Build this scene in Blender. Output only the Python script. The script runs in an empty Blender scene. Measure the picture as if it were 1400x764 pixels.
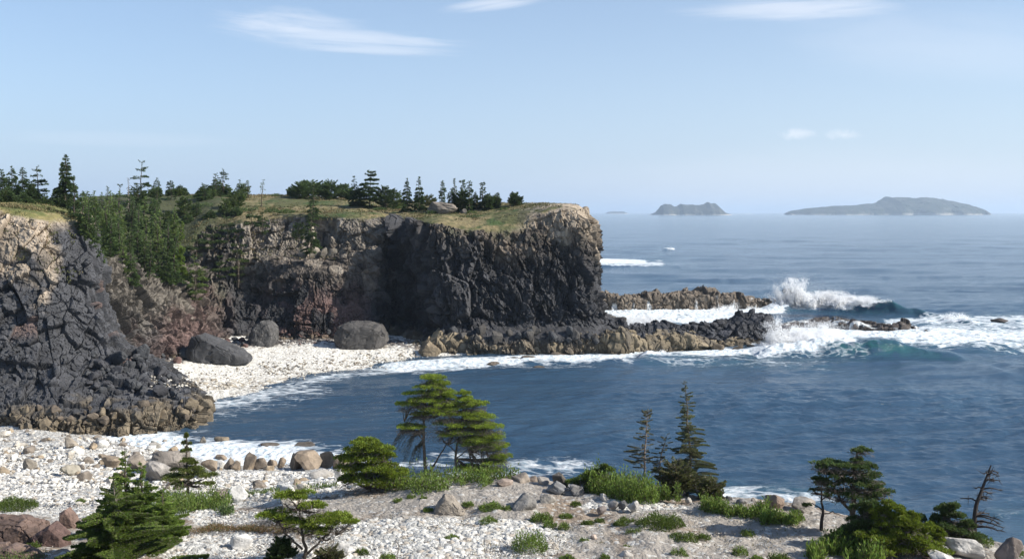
import bpy, math, random
import numpy as np
from mathutils import Vector
from mathutils.bvhtree import BVHTree

# ------------------------------------------------------------------ camera, light, sky
SC = bpy.context.scene
COL = SC.collection
F, CX, HY, CH = 1400.0, 700.0, 290.0, 25.0      # focal length (px), centre column, horizon row, camera height
cam_d = bpy.data.cameras.new('camera'); cam = bpy.data.objects.new('camera', cam_d); COL.objects.link(cam)
cam.location = (0, 0, CH); cam.rotation_euler = (math.radians(90), 0, 0)
cam_d.lens = 36.0; cam_d.sensor_width = 36.0; cam_d.shift_y = -(382 - HY) / 1400.0
cam_d.clip_start = 0.5; cam_d.clip_end = 120000
SC.camera = cam
SUN_EL, SUN_AZ = math.radians(34), math.radians(103)     # azimuth from +Y (north) clockwise: right, a little behind the camera
sx_, sy_, sz_ = math.sin(SUN_AZ) * math.cos(SUN_EL), math.cos(SUN_AZ) * math.cos(SUN_EL), math.sin(SUN_EL)
sun_d = bpy.data.lights.new('sun', 'SUN'); sun = bpy.data.objects.new('sun', sun_d); COL.objects.link(sun)
sun_d.energy = 5.0; sun_d.angle = math.radians(0.6); sun_d.color = (1.0, 0.94, 0.84)
sun.rotation_euler = Vector((sx_, sy_, sz_)).to_track_quat('Z', 'Y').to_euler()
sun.location = (200, -50, 200)
SC.view_settings.view_transform = 'Standard'; SC.view_settings.look = 'None'
SC.view_settings.gamma = 1; SC.view_settings.exposure = 0.62
SC.render.engine = 'CYCLES'
SC.cycles.use_denoising = True
SC.cycles.max_bounces = 6; SC.cycles.diffuse_bounces = 3; SC.cycles.glossy_bounces = 3
SC.cycles.transparent_max_bounces = 8; SC.cycles.volume_bounces = 1
SC.cycles.sample_clamp_indirect = 4
SC.cycles.caustics_reflective = False; SC.cycles.caustics_refractive = False

W = bpy.data.worlds.new('World'); SC.world = W; W.use_nodes = True
HAZE_DENSITY = 6.8e-5


class NT:
    """tiny node helper"""
    def __init__(s, nt):
        s.nt = nt; nt.nodes.clear()
    def n(s, t, **kw):
        nd = s.nt.nodes.new(t)
        ins = kw.pop('ins', {})
        for k, v in kw.items(): setattr(nd, k, v)
        for k, v in ins.items(): s.put(nd.inputs[k], v)
        return nd
    def put(s, sock, v):
        if isinstance(v, bpy.types.NodeSocket): s.nt.links.new(v, sock)
        else: sock.default_value = v
    def m(s, op, a, b=0.0, c=None, clamp=False):
        nd = s.nt.nodes.new('ShaderNodeMath'); nd.operation = op; nd.use_clamp = clamp
        s.put(nd.inputs[0], a); s.put(nd.inputs[1], b)
        if c is not None: s.put(nd.inputs[2], c)
        return nd.outputs[0]
    def mix(s, f, a, b, typ='MIX'):
        nd = s.nt.nodes.new('ShaderNodeMix'); nd.data_type = 'RGBA'; nd.blend_type = typ
        s.put(nd.inputs[0], f); s.put(nd.inputs[6], a); s.put(nd.inputs[7], b)
        return nd.outputs[2]
    def ramp(s, v, lo, hi):
        nd = s.nt.nodes.new('ShaderNodeMapRange'); nd.interpolation_type = 'SMOOTHSTEP'
        s.put(nd.inputs[0], v); nd.inputs[1].default_value = lo; nd.inputs[2].default_value = hi
        return nd.outputs[0]
    def noise(s, vec, scale, detail=4, rough=.55, dist=0.0):
        nd = s.nt.nodes.new('ShaderNodeTexNoise')
        s.put(nd.inputs['Vector'], vec); nd.inputs['Scale'].default_value = scale
        nd.inputs['Detail'].default_value = detail; nd.inputs['Roughness'].default_value = rough
        nd.inputs['Distortion'].default_value = dist
        return nd.outputs[0]
    def mapping(s, vec, scale=(1, 1, 1), loc=(0, 0, 0), rot=(0, 0, 0)):
        nd = s.nt.nodes.new('ShaderNodeMapping'); s.put(nd.inputs[0], vec)
        nd.inputs[3].default_value = scale; nd.inputs[1].default_value = loc; nd.inputs[2].default_value = rot
        return nd.outputs[0]


def build_world():
    t = NT(W.node_tree)
    sky = t.n('ShaderNodeTexSky', sky_type='NISHITA', sun_disc=False, sun_elevation=SUN_EL, sun_rotation=SUN_AZ,
              altitude=0, air_density=1.0, dust_density=.6, ozone_density=1.6)
    tc = t.n('ShaderNodeTexCoord').outputs['Generated']
    sp = t.n('ShaderNodeSeparateXYZ', ins={0: tc})
    yy = t.m('MAXIMUM', sp.outputs[1], 0.02)
    u = t.m('DIVIDE', sp.outputs[0], yy); v = t.m('DIVIDE', sp.outputs[2], yy)
    uv = t.n('ShaderNodeCombineXYZ', ins={0: u, 1: v}).outputs[0]

    def U(px): return (px - CX) / F
    def V(py): return (HY - py) / F
    def blob(px, py, rx, ry, tilt, sc, amp, lo, hi, seed):
        q = t.mapping(t.n('ShaderNodeVectorMath', operation='SUBTRACT', ins={0: uv, 1: (U(px), V(py), 0)}).outputs[0],
                      rot=(0, 0, tilt))
        s_ = t.n('ShaderNodeSeparateXYZ', ins={0: q})
        a = t.m('POWER', t.m('DIVIDE', s_.outputs[0], rx / F), 2); b = t.m('POWER', t.m('DIVIDE', s_.outputs[1], ry / F), 2)
        fall = t.m('SUBTRACT', 1.0, t.m('ADD', a, b), clamp=True)
        nz = t.noise(t.mapping(q, scale=sc, loc=(seed, seed * 2, 0)), 1.0, 6, .6, .6)
        return t.m('MULTIPLY', t.ramp(t.m('ADD', nz, t.m('MULTIPLY', fall, .42)), lo, hi), t.m('MULTIPLY', fall, amp))
    cl = None
    for args in ((400, 38, 150, 34, .1, (13, 95, 1), .62, .60, 1.08, 3.1), (480, 52, 210, 16, .06, (9, 160, 1), .55, .5, .95, 7.7),
                 (500, 68, 160, 10, .04, (10, 160, 1), .45, .5, .95, 1.2), (1090, 12, 190, 24, -.03, (10, 120, 1), .6, .5, .95, 5.3),
                 (680, 5, 90, 12, -.12, (12, 120, 1), .55, .5, .95, 9.2), (1090, 184, 34, 13, 0, (70, 110, 1), .6, .62, 1.0, 2.2),
                 (1150, 184, 36, 11, 0, (75, 115, 1), .5, .64, 1.0, 4.9), (150, 190, 220, 14, .02, (8, 90, 1), .12, .5, .9, 6.4),
                 (1150, 250, 500, 60, 0, (4, 20, 1), .2, .4, .95, 12.2), (1300, 60, 300, 70, .05, (5, 26, 1), .22, .4, 1.0, 15.2)):
        b = blob(*args)
        cl = b if cl is None else t.m('MAXIMUM', cl, b)
    sat = t.n('ShaderNodeHueSaturation', ins={'Saturation': .92, 'Color': sky.outputs[0]}).outputs[0]
    tint = t.mix(1.0, sat, (.92, 1.0, 1.10, 1), 'MULTIPLY')
    el = t.m('MAXIMUM', v, 0.0)
    hz = t.m('MULTIPLY', t.m('EXPONENT', t.m('MULTIPLY', el, -5.5)), .86)
    side = t.mix(t.ramp(u, -.5, .5), (3.2, 4.25, 6.1, 1), (4.5, 5.4, 6.8, 1))
    tint = t.mix(hz, tint, side)
    col = t.mix(t.m('MULTIPLY', cl, .75), tint, (7.6, 7.7, 8.1, 1))
    bg = t.n('ShaderNodeBackground', ins={'Color': col, 'Strength': 0.094})
    out = t.n('ShaderNodeOutputWorld', ins={'Surface': bg.outputs[0]})
build_world()

# ------------------------------------------------------------------ numpy noise
def hash3(ix, iy, iz, k):
    h = (ix.astype(np.int64) * 73856093) ^ (iy.astype(np.int64) * 19349663) ^ (iz.astype(np.int64) * 83492791) ^ (k * 2654435)
    h &= 0xffffffff
    h = (h ^ (h >> 15)) * 2246822519 & 0xffffffff
    h = (h ^ (h >> 13)) * 3266489917 & 0xffffffff
    h = (h ^ (h >> 16)) & 0xffffff
    return (h / 16777216.0).astype(np.float32)

def vnoise(P, k=0):
    P = np.asarray(P, dtype=np.float64); I = np.floor(P); f = (P - I).astype(np.float32); u = f * f * (3 - 2 * f)
    I = I.astype(np.int64); r = 0
    for dx in (0, 1):
        wx = u[:, 0] if dx else 1 - u[:, 0]
        for dy in (0, 1):
            wy = u[:, 1] if dy else 1 - u[:, 1]
            for dz in (0, 1):
                wz = u[:, 2] if dz else 1 - u[:, 2]
                r = r + wx * wy * wz * hash3(I[:, 0] + dx, I[:, 1] + dy, I[:, 2] + dz, k)
    return r * 2 - 1

def fbm(P, octs=4, k=0):
    a, s, r = 0.5, 1.0, 0
    for o in range(octs):
        r = r + a * vnoise(P * s + 13.7 * o, k + o); a *= .5; s *= 2.03
    return r

def voro(P, k=0, jit=.9, cheb=0.0):
    """F1, F2-F1, delta from the cell's centre, three random numbers of the cell"""
    P = np.asarray(P, dtype=np.float64); I = np.floor(P).astype(np.int64); N = len(P)
    f1 = np.full(N, 9., np.float32); f2 = np.full(N, 9., np.float32)
    dl = np.zeros((N, 3), np.float32); best = np.zeros((N, 3), np.int64)
    fr = (P - I).astype(np.float32)
    for dx in (-1, 0, 1):
        for dy in (-1, 0, 1):
            for dz in (-1, 0, 1):
                cx, cy, cz = I[:, 0] + dx, I[:, 1] + dy, I[:, 2] + dz
                qx = dx + .5 + (hash3(cx, cy, cz, k) - .5) * jit - fr[:, 0]
                qy = dy + .5 + (hash3(cx, cy, cz, k + 1) - .5) * jit - fr[:, 1]
                qz = dz + .5 + (hash3(cx, cy, cz, k + 2) - .5) * jit - fr[:, 2]
                d = np.sqrt(qx * qx + qy * qy + qz * qz)
                if cheb: d = d * (1 - cheb) + np.maximum(np.maximum(np.abs(qx), np.abs(qy)), np.abs(qz)) * cheb * 1.25
                near = d < f1
                f2 = np.where(near, f1, np.minimum(f2, d)); f1 = np.where(near, d, f1)
                dl[near, 0] = -qx[near]; dl[near, 1] = -qy[near]; dl[near, 2] = -qz[near]
                best[near, 0] = cx[near]; best[near, 1] = cy[near]; best[near, 2] = cz[near]
    R = np.stack([hash3(best[:, 0], best[:, 1], best[:, 2], k + 10 + i) for i in range(4)], 1)
    return f1, f2 - f1, dl, R

def sstep(a, b, x):
    t = np.clip((x - a) / (b - a), 0, 1); return t * t * (3 - 2 * t)

# ------------------------------------------------------------------ mesh helpers
def mesh_obj(name, V, Fc, mat, parent=None, col=None, attrs=None, smooth=False):
    """V (n,3), Fc (m,k) index array with k = 3 or 4"""
    me = bpy.data.meshes.new(name)
    V = np.ascontiguousarray(V, dtype=np.float32); Fc = np.ascontiguousarray(Fc, dtype=np.int32)
    m, k = Fc.shape
    me.vertices.add(len(V)); me.vertices.foreach_set('co', V.ravel())
    me.loops.add(m * k); me.loops.foreach_set('vertex_index', Fc.ravel())
    me.polygons.add(m); me.polygons.foreach_set('loop_start', np.arange(m, dtype=np.int32) * k)
    try: me.polygons.foreach_set('loop_total', np.full(m, k, dtype=np.int32))
    except Exception: pass
    me.polygons.foreach_set('use_smooth', np.full(m, bool(smooth)))
    me.update(calc_edges=True)
    if col is not None:
        a = me.color_attributes.new('col', 'FLOAT_COLOR', 'POINT')
        c4 = np.ones((len(V), 4), np.float32); c4[:, :3] = col
        a.data.foreach_set('color', c4.ravel())
    for an, av in (attrs or {}).items():
        a = me.attributes.new(an, 'FLOAT', 'POINT'); a.data.foreach_set('value', np.ascontiguousarray(av, dtype=np.float32))
    me.materials.append(mat)
    o = bpy.data.objects.new(name, me); COL.objects.link(o)
    if parent is not None: o.parent = parent
    return o

def tag(o, label=None, cat=None, group=None, kind=None):
    if label: o['label'] = label
    if cat: o['category'] = cat
    if group: o['group'] = group
    if kind: o['kind'] = kind
    return o

def thing(name, loc, label, cat, group=None):
    o = bpy.data.objects.new(name, None); COL.objects.link(o); o.location = loc; o.empty_display_size = .2
    return tag(o, label, cat, group)

def grid_faces(nu, nv):
    i = np.arange(nu - 1)[:, None] * nv + np.arange(nv - 1)[None, :]; i = i.ravel()
    return np.stack([i, i + nv, i + nv + 1, i + 1], 1)

def pchip(xc, Y, x):
    """monotone cubic along axis 0; Y (n, ...)"""
    h = np.diff(xc); d = np.diff(Y, axis=0) / h.reshape(-1, *([1] * (Y.ndim - 1)))
    m = np.zeros_like(Y); m[0] = d[0]; m[-1] = d[-1]
    if len(xc) > 2:
        s = d[:-1] * d[1:]; w = 2 * s / np.where(np.abs(d[:-1] + d[1:]) < 1e-9, 1e-9, d[:-1] + d[1:])
        m[1:-1] = np.where(s > 0, w, 0)
    i = np.clip(np.searchsorted(xc, x, side='right') - 1, 0, len(xc) - 2)
    sh = (-1,) + (1,) * (Y.ndim - 1)
    hh = h[i].reshape(sh); t = ((x - xc[i]) / h[i]).reshape(sh)
    return ((2 * t**3 - 3 * t**2 + 1) * Y[i] + (t**3 - 2 * t**2 + t) * hh * m[i] + (-2 * t**3 + 3 * t**2) * Y[i + 1] + (t**3 - t**2) * hh * m[i + 1])

def W3(px, py, Y): return ((px - CX) / F * Y, Y, CH - (py - HY) / F * Y)
def to_px(P): return CX + P[:, 0] / P[:, 1] * F, HY + (CH - P[:, 2]) / P[:, 1] * F

def loft(net, nu, nv, world=False, foot=False, uw=None, vw=None):
    """net[col][row] = (px, py, Y) (or x, y, z) -> (nu, nv, 3)"""
    N = np.array([[(p if world else W3(*p)) for p in c] for c in net], float)
    if foot:                                             # first row straight down into the ground
        N[:, 0] = N[:, 1] + np.array([0, -1.2, 0]); N[:, 0, 2] = -1.2
    du = np.linalg.norm(np.diff(N, axis=0), axis=2).mean(1)
    if uw is not None: du = du * np.array(uw)
    xu = np.concatenate([[0], np.cumsum(du)])
    A = pchip(xu, N, np.linspace(0, xu[-1], nu))
    dv = np.linalg.norm(np.diff(A, axis=1), axis=2)                      # per column
    out = np.empty((nu, nv, 3)); wv = dv.mean(0)
    if vw is not None: wv = wv * np.array(vw)
    xv = np.concatenate([[0], np.cumsum(wv)])
    return np.swapaxes(pchip(xv, np.swapaxes(A, 0, 1), np.linspace(0, xv[-1], nv)), 0, 1)

def grid_normals(G):
    a = np.gradient(G, axis=0); b = np.gradient(G, axis=1)
    n = np.cross(a, b); return n / (np.linalg.norm(n, axis=2, keepdims=True) + 1e-9)

def blur(A, k):
    for ax in (0, 1):
        ker = np.ones(2 * k + 1) / (2 * k + 1)
        pad = [(k, k) if a == ax else (0, 0) for a in range(A.ndim)]
        B = np.pad(A, pad, mode='edge'); c = np.cumsum(B, axis=ax)
        z = np.zeros_like(np.take(c, [0], axis=ax)); c = np.concatenate([z, c], axis=ax)
        n = A.shape[ax]
        A = (np.take(c, np.arange(2 * k + 1, 2 * k + 1 + n), axis=ax) - np.take(c, np.arange(0, n), axis=ax)) / (2 * k + 1)
    return A

# ------------------------------------------------------------------ materials
def mat_attr(name, rough=.9, bump=0.0, bscale=3.0, spec=.25, var=.25, vscale=1.5, transl=0.0, col=None, fine=True):
    m = bpy.data.materials.new(name); m.use_nodes = True; t = NT(m.node_tree)
    pos = t.n('ShaderNodeNewGeometry').outputs['Position']
    if col is None: c = t.n('ShaderNodeAttribute', attribute_name='col').outputs['Color']
    else: c = t.n('ShaderNodeRGB').outputs[0]; c.default_value = (*col, 1)
    if var > 0:
        nz = t.noise(pos, vscale, 5, .65)
        k = t.n('ShaderNodeMapRange', ins={0: nz, 1: .25, 2: .75, 3: 1 - var, 4: 1 + var}).outputs[0]
        c = t.n('ShaderNodeVectorMath', operation='SCALE', ins={0: c, 3: k}).outputs[0]
    b = t.n('ShaderNodeBsdfPrincipled', ins={'Base Color': c, 'Roughness': rough, 'Specular IOR Level': spec})
    if bump:
        h = t.noise(pos, bscale, 6, .7)
        bp = t.n('ShaderNodeBump', ins={'Height': h, 'Distance': bump, 'Strength': 1.0})
        t.put(b.inputs['Normal'], bp.outputs[0])
    sh = b.outputs[0]
    if transl:
        tr = t.n('ShaderNodeBsdfTranslucent', ins={'Color': c})
        sh = t.n('ShaderNodeMixShader', ins={0: transl, 1: sh, 2: tr.outputs[0]}).outputs[0]
    t.n('ShaderNodeOutputMaterial', ins={'Surface': sh})
    return m

M_ROCK = mat_attr('cliff_rock', .85, .12, 2.2, .3, .3, 1.2)
M_STONE = mat_attr('loose_stone', .85, .05, 5, .25, .25, 3)
M_GROUND = mat_attr('ground_gravel', .95, .05, 9, .15, .3, 2.5)
M_BARK = mat_attr('bark', .9, .02, 14, .2, .3, 8)
M_LEAF = mat_attr('foliage', .6, 0, 1, .3, .2, 1.5, transl=.38)
M_ISLE = mat_attr('island_rock', .95, 0, 1, .1, .3, .01)
M_SPRAY = mat_attr('sea_spray_white', .9, 0, 1, .1, 0, 1, transl=.6, col=(.97, .975, .98))

def cells(P, size, k, crack=.10, stretch=(1, 1, 1), jit=.9, cheb=0.0, tilt=1.3, deep=.16):
    """blocky displacement in units of the cell size + the cell's random numbers"""
    Q = P / (np.array(size) * np.array(stretch))
    f1, e, dl, R = voro(Q, k, jit, cheb)
    d = (R[:, 0] - .5) * .8
    d += (dl[:, 0] * (R[:, 1] - .5) + dl[:, 1] * (R[:, 2] - .5) + dl[:, 2] * (R[:, 3] - .5)) * tilt
    d -= (1 - sstep(0, crack, e)) * deep
    return d, R, e

# ------------------------------------------------------------------ headland
HEAD = [  # rows: foot, base, low, mid, upper, rim, inner, skyline, back
 [(60, 560, 128), (90, 520, 136), (95, 470, 142), (100, 420, 146), (105, 380, 150), (105, 352, 154), (110, 318, 185), (110, 272, 225), (100, 275, 330)],
 [(135, 545, 133), (150, 507, 142), (150, 465, 147), (142, 420, 150), (138, 380, 153), (135, 352, 157), (135, 315, 185), (135, 269, 232), (125, 273, 330)],
 [(190, 515, 147), (195, 492, 153), (192, 465, 156), (188, 435, 158), (183, 402, 161), (180, 374, 164), (180, 335, 185), (190, 267, 238), (180, 272, 335)],
 [(250, 500, 158), (250, 479, 164), (248, 460, 166), (244, 440, 168), (238, 418, 170), (233, 402, 172), (232, 345, 190), (240, 267, 243), (230, 272, 340)],
 [(300, 482, 172), (300, 464, 179), (298, 450, 181), (294, 430, 184), (286, 400, 190), (282, 350, 197), (282, 300, 204), (295, 266, 248), (290, 271, 345)],
 [(338, 480, 180), (338, 462, 186), (338, 430, 190), (338, 390, 193), (338, 345, 196), (340, 302, 199), (342, 292, 206), (350, 267, 250), (340, 271, 350)],
 [(380, 480, 181), (380, 462, 186), (383, 425, 188), (385, 375, 191), (386, 343, 197), (388, 296, 200), (390, 289, 207), (400, 268, 248), (390, 272, 350)],
 [(425, 480, 181), (425, 461, 186), (430, 425, 187), (434, 372, 189), (436, 345, 197), (438, 296, 200), (440, 288, 207), (450, 270, 246), (440, 273, 350)],
 [(470, 480, 184), (470, 459, 190), (474, 425, 191), (476, 380, 192), (477, 346, 195), (477, 297, 199), (478, 289, 206), (480, 272, 244), (475, 275, 350)],
 [(512, 478, 188), (512, 458, 193), (513, 425, 194), (513, 380, 195), (512, 340, 197), (511, 298, 200), (512, 289, 207), (515, 275, 240), (510, 277, 350)],
 [(535, 478, 191), (533, 457, 197), (533, 425, 198.5), (532, 380, 199), (531, 340, 200), (529, 299, 202), (530, 290, 207), (535, 276, 238), (530, 278, 350)],
 [(572, 485, 181), (572, 463, 189), (570, 435, 194), (568, 385, 195), (564, 340, 196), (556, 305, 196), (556, 293, 202), (560, 277, 235), (560, 279, 350)],
 [(600, 488, 174), (602, 468, 180), (604, 440, 183), (603, 390, 184.5), (600, 345, 185.5), (596, 308, 187), (594, 297, 194), (595, 278, 232), (600, 280, 340)],
 [(650, 490, 172), (652, 470, 177), (654, 440, 180.5), (654, 392, 182.5), (652, 345, 184), (650, 316, 186), (645, 300, 193), (645, 279, 226), (650, 281, 330)],
 [(705, 490, 172), (706, 470, 177), (707, 440, 181), (706, 395, 183), (703, 350, 184.5), (702, 318, 187), (698, 297, 192), (695, 279, 215), (700, 281, 320)],
 [(755, 490, 172), (757, 470, 177), (758, 440, 181), (754, 400, 183), (748, 350, 185), (746, 306, 188), (744, 288, 191), (745, 279, 202), (745, 282, 310)],
 [(800, 488, 173), (803, 468, 178), (800, 438, 182), (794, 400, 184), (789, 350, 186), (784, 305, 188), (781, 285, 190), (775, 280, 199), (770, 283, 300)],
 [(850, 482, 179), (845, 462, 184), (826, 438, 187), (813, 405, 188.5), (806, 355, 190), (799, 305, 191.5), (796, 286, 192.5), (786, 281, 200), (776, 283, 290)],
 [(860, 462, 196), (850, 448, 199), (828, 432, 199), (815, 400, 199), (807, 352, 199), (800, 305, 200), (796, 286, 201), (788, 282, 207), (776, 283, 280)],
 [(835, 445, 225), (825, 430, 225), (812, 415, 225), (802, 390, 224), (797, 345, 223), (792, 300, 222), (788, 286, 222), (780, 283, 224), (770, 283, 270)],
 [(780, 430, 270), (775, 420, 270), (770, 400, 268), (765, 370, 266), (760, 340, 264), (756, 300, 262), (752, 287, 260), (745, 284, 260), (740, 284, 264)],
]

def mixc(a, b, t): return a * (1 - t[:, None]) + np.asarray(b) * t[:, None]

def headland(nu, nv):
    return loft(HEAD, nu, nv, foot=True, uw=[.6] + [1] * 16 + [.8, .35, .15], vw=[1, 1, 1, 1, 1, .45, .3, .06])

def make_headland():
    nu, nv = 1400, 560
    G = headland(nu, nv)
    Nn = blur(grid_normals(G), 8); Nn /= np.linalg.norm(Nn, axis=2, keepdims=True) + 1e-9
    P = G.reshape(-1, 3); Nv = Nn.reshape(-1, 3)
    if np.mean(Nv[:, 1]) > 0: Nv = -Nv
    px, py = to_px(P); z = P[:, 2]
    warp = np.stack([fbm(P * .09, 3, 5), fbm(P * .09, 3, 9), fbm(P * .09, 3, 15)], 1)
    up = np.abs(Nv[:, 2])
    face = 1 - sstep(.62, .86, up)                       # 1 on the rock face
    spr = 1 - sstep(285, 330, px)
    wall = sstep(310, 340, px) * (1 - sstep(520, 545, px))      # the squarer back wall
    face = np.maximum(face, np.maximum(wall * (1 - sstep(19.5, 21.5, z)), spr * (1 - sstep(14, 18, z))))
    Pw = P + warp * .8
    shear = np.stack([P[:, 2] * .22 * sstep(560, 640, px), P[:, 0] * 0, P[:, 0] * 0], 1)     # the joints lean
    dA, RA, eA = cells(Pw, 7.0, 100, .03, (1, 1, 1.8))
    dB, RB, eB = cells(Pw + shear, 1.9, 200, .06, (1, 1, 1.9), .9, .3)
    dC, RC, eC = cells(P + shear, 0.72, 300, .08, (1, 1, 1.9), .9, .3)
    dD, RD, eD = cells(P + warp * .5, 2.6, 400, .035, (1, 1, 1.0), .55, .9, .5, .3)
    dE, RE, eE = cells(P, .36, 450, .12, (1, 1, 1.3), .9, .4)
    low = 1 - sstep(3, 9, z + fbm(P * .2, 2, 7) * 3)
    disp = (1 - wall) * (dA * 2.0 + dB * 1.55 + dC * .95) + wall * (dA * 1.3 + dD * 1.9 + dB * .35 + dC * .35) + dE * .25
    flute = fbm(P * np.array([1.1, 1.1, .16]), 3, 44)
    disp += flute * .12 + fbm(P * .05, 2, 31) * 3.0
    disp *= 1 - .5 * sstep(.35, .75, up) * sstep(290, 330, px)
    disp *= 1 - .5 * sstep(22.5, 24.5, z) * sstep(740, 780, px)
    soft = fbm(P * .25, 4, 61) * .5 + fbm(P * 1.5, 3, 71) * .18
    d = disp * face + soft * (1 - face) * .8
    P2 = P + Nv * d[:, None]
    # colours
    n1 = fbm(P * .12, 4, 81); n2 = fbm(P * .5, 3, 91); cr = RB[:, 1]; cc = RC[:, 2]
    base = np.array([.036, .036, .039]) * np.ones((len(P), 1))
    zz = z + n1 * 5 + (cr - .5) * 4
    right = sstep(560, 640, px)
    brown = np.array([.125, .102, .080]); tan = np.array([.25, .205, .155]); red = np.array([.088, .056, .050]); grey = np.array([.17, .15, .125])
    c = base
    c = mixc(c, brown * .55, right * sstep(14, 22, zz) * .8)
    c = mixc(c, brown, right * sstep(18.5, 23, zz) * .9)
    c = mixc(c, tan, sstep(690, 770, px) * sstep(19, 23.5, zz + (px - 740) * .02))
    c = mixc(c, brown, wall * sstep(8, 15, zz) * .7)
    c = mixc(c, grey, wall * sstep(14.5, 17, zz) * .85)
    c = mixc(c, red, sstep(330, 400, px) * (1 - sstep(485, 515, px)) * (1 - sstep(9, 14, zz)) * sstep(-.5, .1, n1 + cr - .5) * .9)
    spur = 1 - sstep(285, 330, px)
    c = mixc(c, grey * .58, spur * sstep(-9, 3, z - (14 - (px - 130) * .07) + n1 * 7))
    c = mixc(c, red, spur * sstep(190, 240, px + n1 * 60) * (1 - sstep(6, 11, zz)) * .85)
    c = mixc(c, red * .8, spur * (1 - sstep(4, 9, zz)) * .5)
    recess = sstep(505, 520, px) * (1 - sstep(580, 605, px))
    c = mixc(c, np.array([.024, .025, .028]), recess * (1 - sstep(15, 20, z)) * .8)  # shadow in the recess painted into the rock colour
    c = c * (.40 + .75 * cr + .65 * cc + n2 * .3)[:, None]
    c *= (1 + (RA[:, 2] - .5) * .35)[:, None]
    c = mixc(c, np.array([.17, .14, .10]) * (.6 + .7 * cc)[:, None], (1 - sstep(1.8, 3.2, z + n2)) * .8)
    # grass on the flat top
    gr = fbm(P * np.array([.12, .12, .12]), 4, 55); gr2 = fbm(P * .9, 3, 57)
    g = mixc(np.array([.085, .088, .036]) * np.ones((len(P), 1)), np.array([.19, .155, .08]), sstep(-.18, .25, gr + gr2 * .7))
    g = g * (1 + .35 * fbm(P * 2.2, 2, 59))[:, None]
    g = mixc(g, np.array([.05, .055, .025]), 1 - sstep(290, 330, px + n1 * 30))
    g = mixc(g, np.array([.045, .07, .02]), sstep(.1, .4, fbm(P * .3, 3, 66)))
    green_ok = (1 - wall * (1 - sstep(19, 21, z))) * (1 - (1 - sstep(285, 330, px)) * (1 - sstep(6, 12, z)))
    rocky = sstep(700, 735, px) * (1 - sstep(.2, .5, fbm(P * .35, 3, 77)))
    green = (1 - face) * sstep(13, 16, z + 10 * spur) * (1 - rocky)
    green = np.maximum(green, sstep(-.1, .25, fbm(P * .4, 3, 19) + .5 * (up - .45)) * sstep(19.5, 22, z) * sstep(600, 640, px) * (1 - sstep(700, 760, px)) * .8)
    c = mixc(c, g, np.clip(green * green_ok, 0, 1)); c = np.clip(c, .008, .6)
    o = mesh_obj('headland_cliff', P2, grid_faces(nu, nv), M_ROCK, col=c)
    tag(o, 'dark basalt headland with brown weathered rim and grassy top', None, None, 'structure')

LEFT = [
 [(-420, 600, 106), (-400, 578, 112), (-390, 520, 117), (-380, 440, 121), (-370, 370, 125), (-360, 285, 130), (-350, 270, 140), (-300, 258, 170), (-300, 262, 260)],
 [(-150, 598, 107), (-140, 577, 113), (-130, 520, 118), (-125, 440, 122), (-120, 360, 126), (-120, 284, 131), (-115, 272, 140), (-110, 262, 165), (-100, 266, 250)],
 [(0, 598, 107), (0, 577, 113), (2, 515, 119), (5, 440, 123), (8, 360, 127), (10, 290, 131), (12, 280, 138), (10, 266, 160), (10, 270, 240)],
 [(55, 597, 107), (58, 576, 113), (62, 515, 119), (65, 440, 124), (66, 365, 128), (68, 302, 132), (68, 291, 137), (60, 276, 158), (55, 275, 235)],
 [(120, 592, 108), (122, 572, 114), (112, 515, 121), (105, 450, 126), (100, 380, 130), (97, 320, 134), (95, 298, 138), (88, 285, 155), (85, 282, 225)],
 [(195, 588, 110), (195, 567, 116), (165, 520, 122), (140, 455, 128), (127, 390, 132), (122, 330, 136), (114, 306, 140), (105, 292, 155), (100, 288, 220)],
 [(282, 575, 114), (276, 558, 120), (235, 520, 126), (160, 465, 132), (138, 400, 136), (130, 340, 140), (121, 312, 144), (112, 298, 156), (108, 292, 215)],
 [(285, 550, 126), (268, 532, 131), (225, 508, 134), (165, 468, 138), (138, 405, 142), (131, 345, 146), (123, 315, 149), (115, 302, 158), (112, 296, 212)],
 [(235, 520, 145), (215, 503, 148), (180, 482, 150), (150, 455, 152), (134, 405, 153), (128, 350, 154), (122, 320, 156), (116, 306, 162), (114, 300, 208)],
 [(110, 470, 178), (105, 460, 178), (100, 440, 178), (98, 410, 178), (96, 380, 178), (95, 350, 178), (94, 325, 178), (92, 315, 180), (92, 305, 205)],
]

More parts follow.
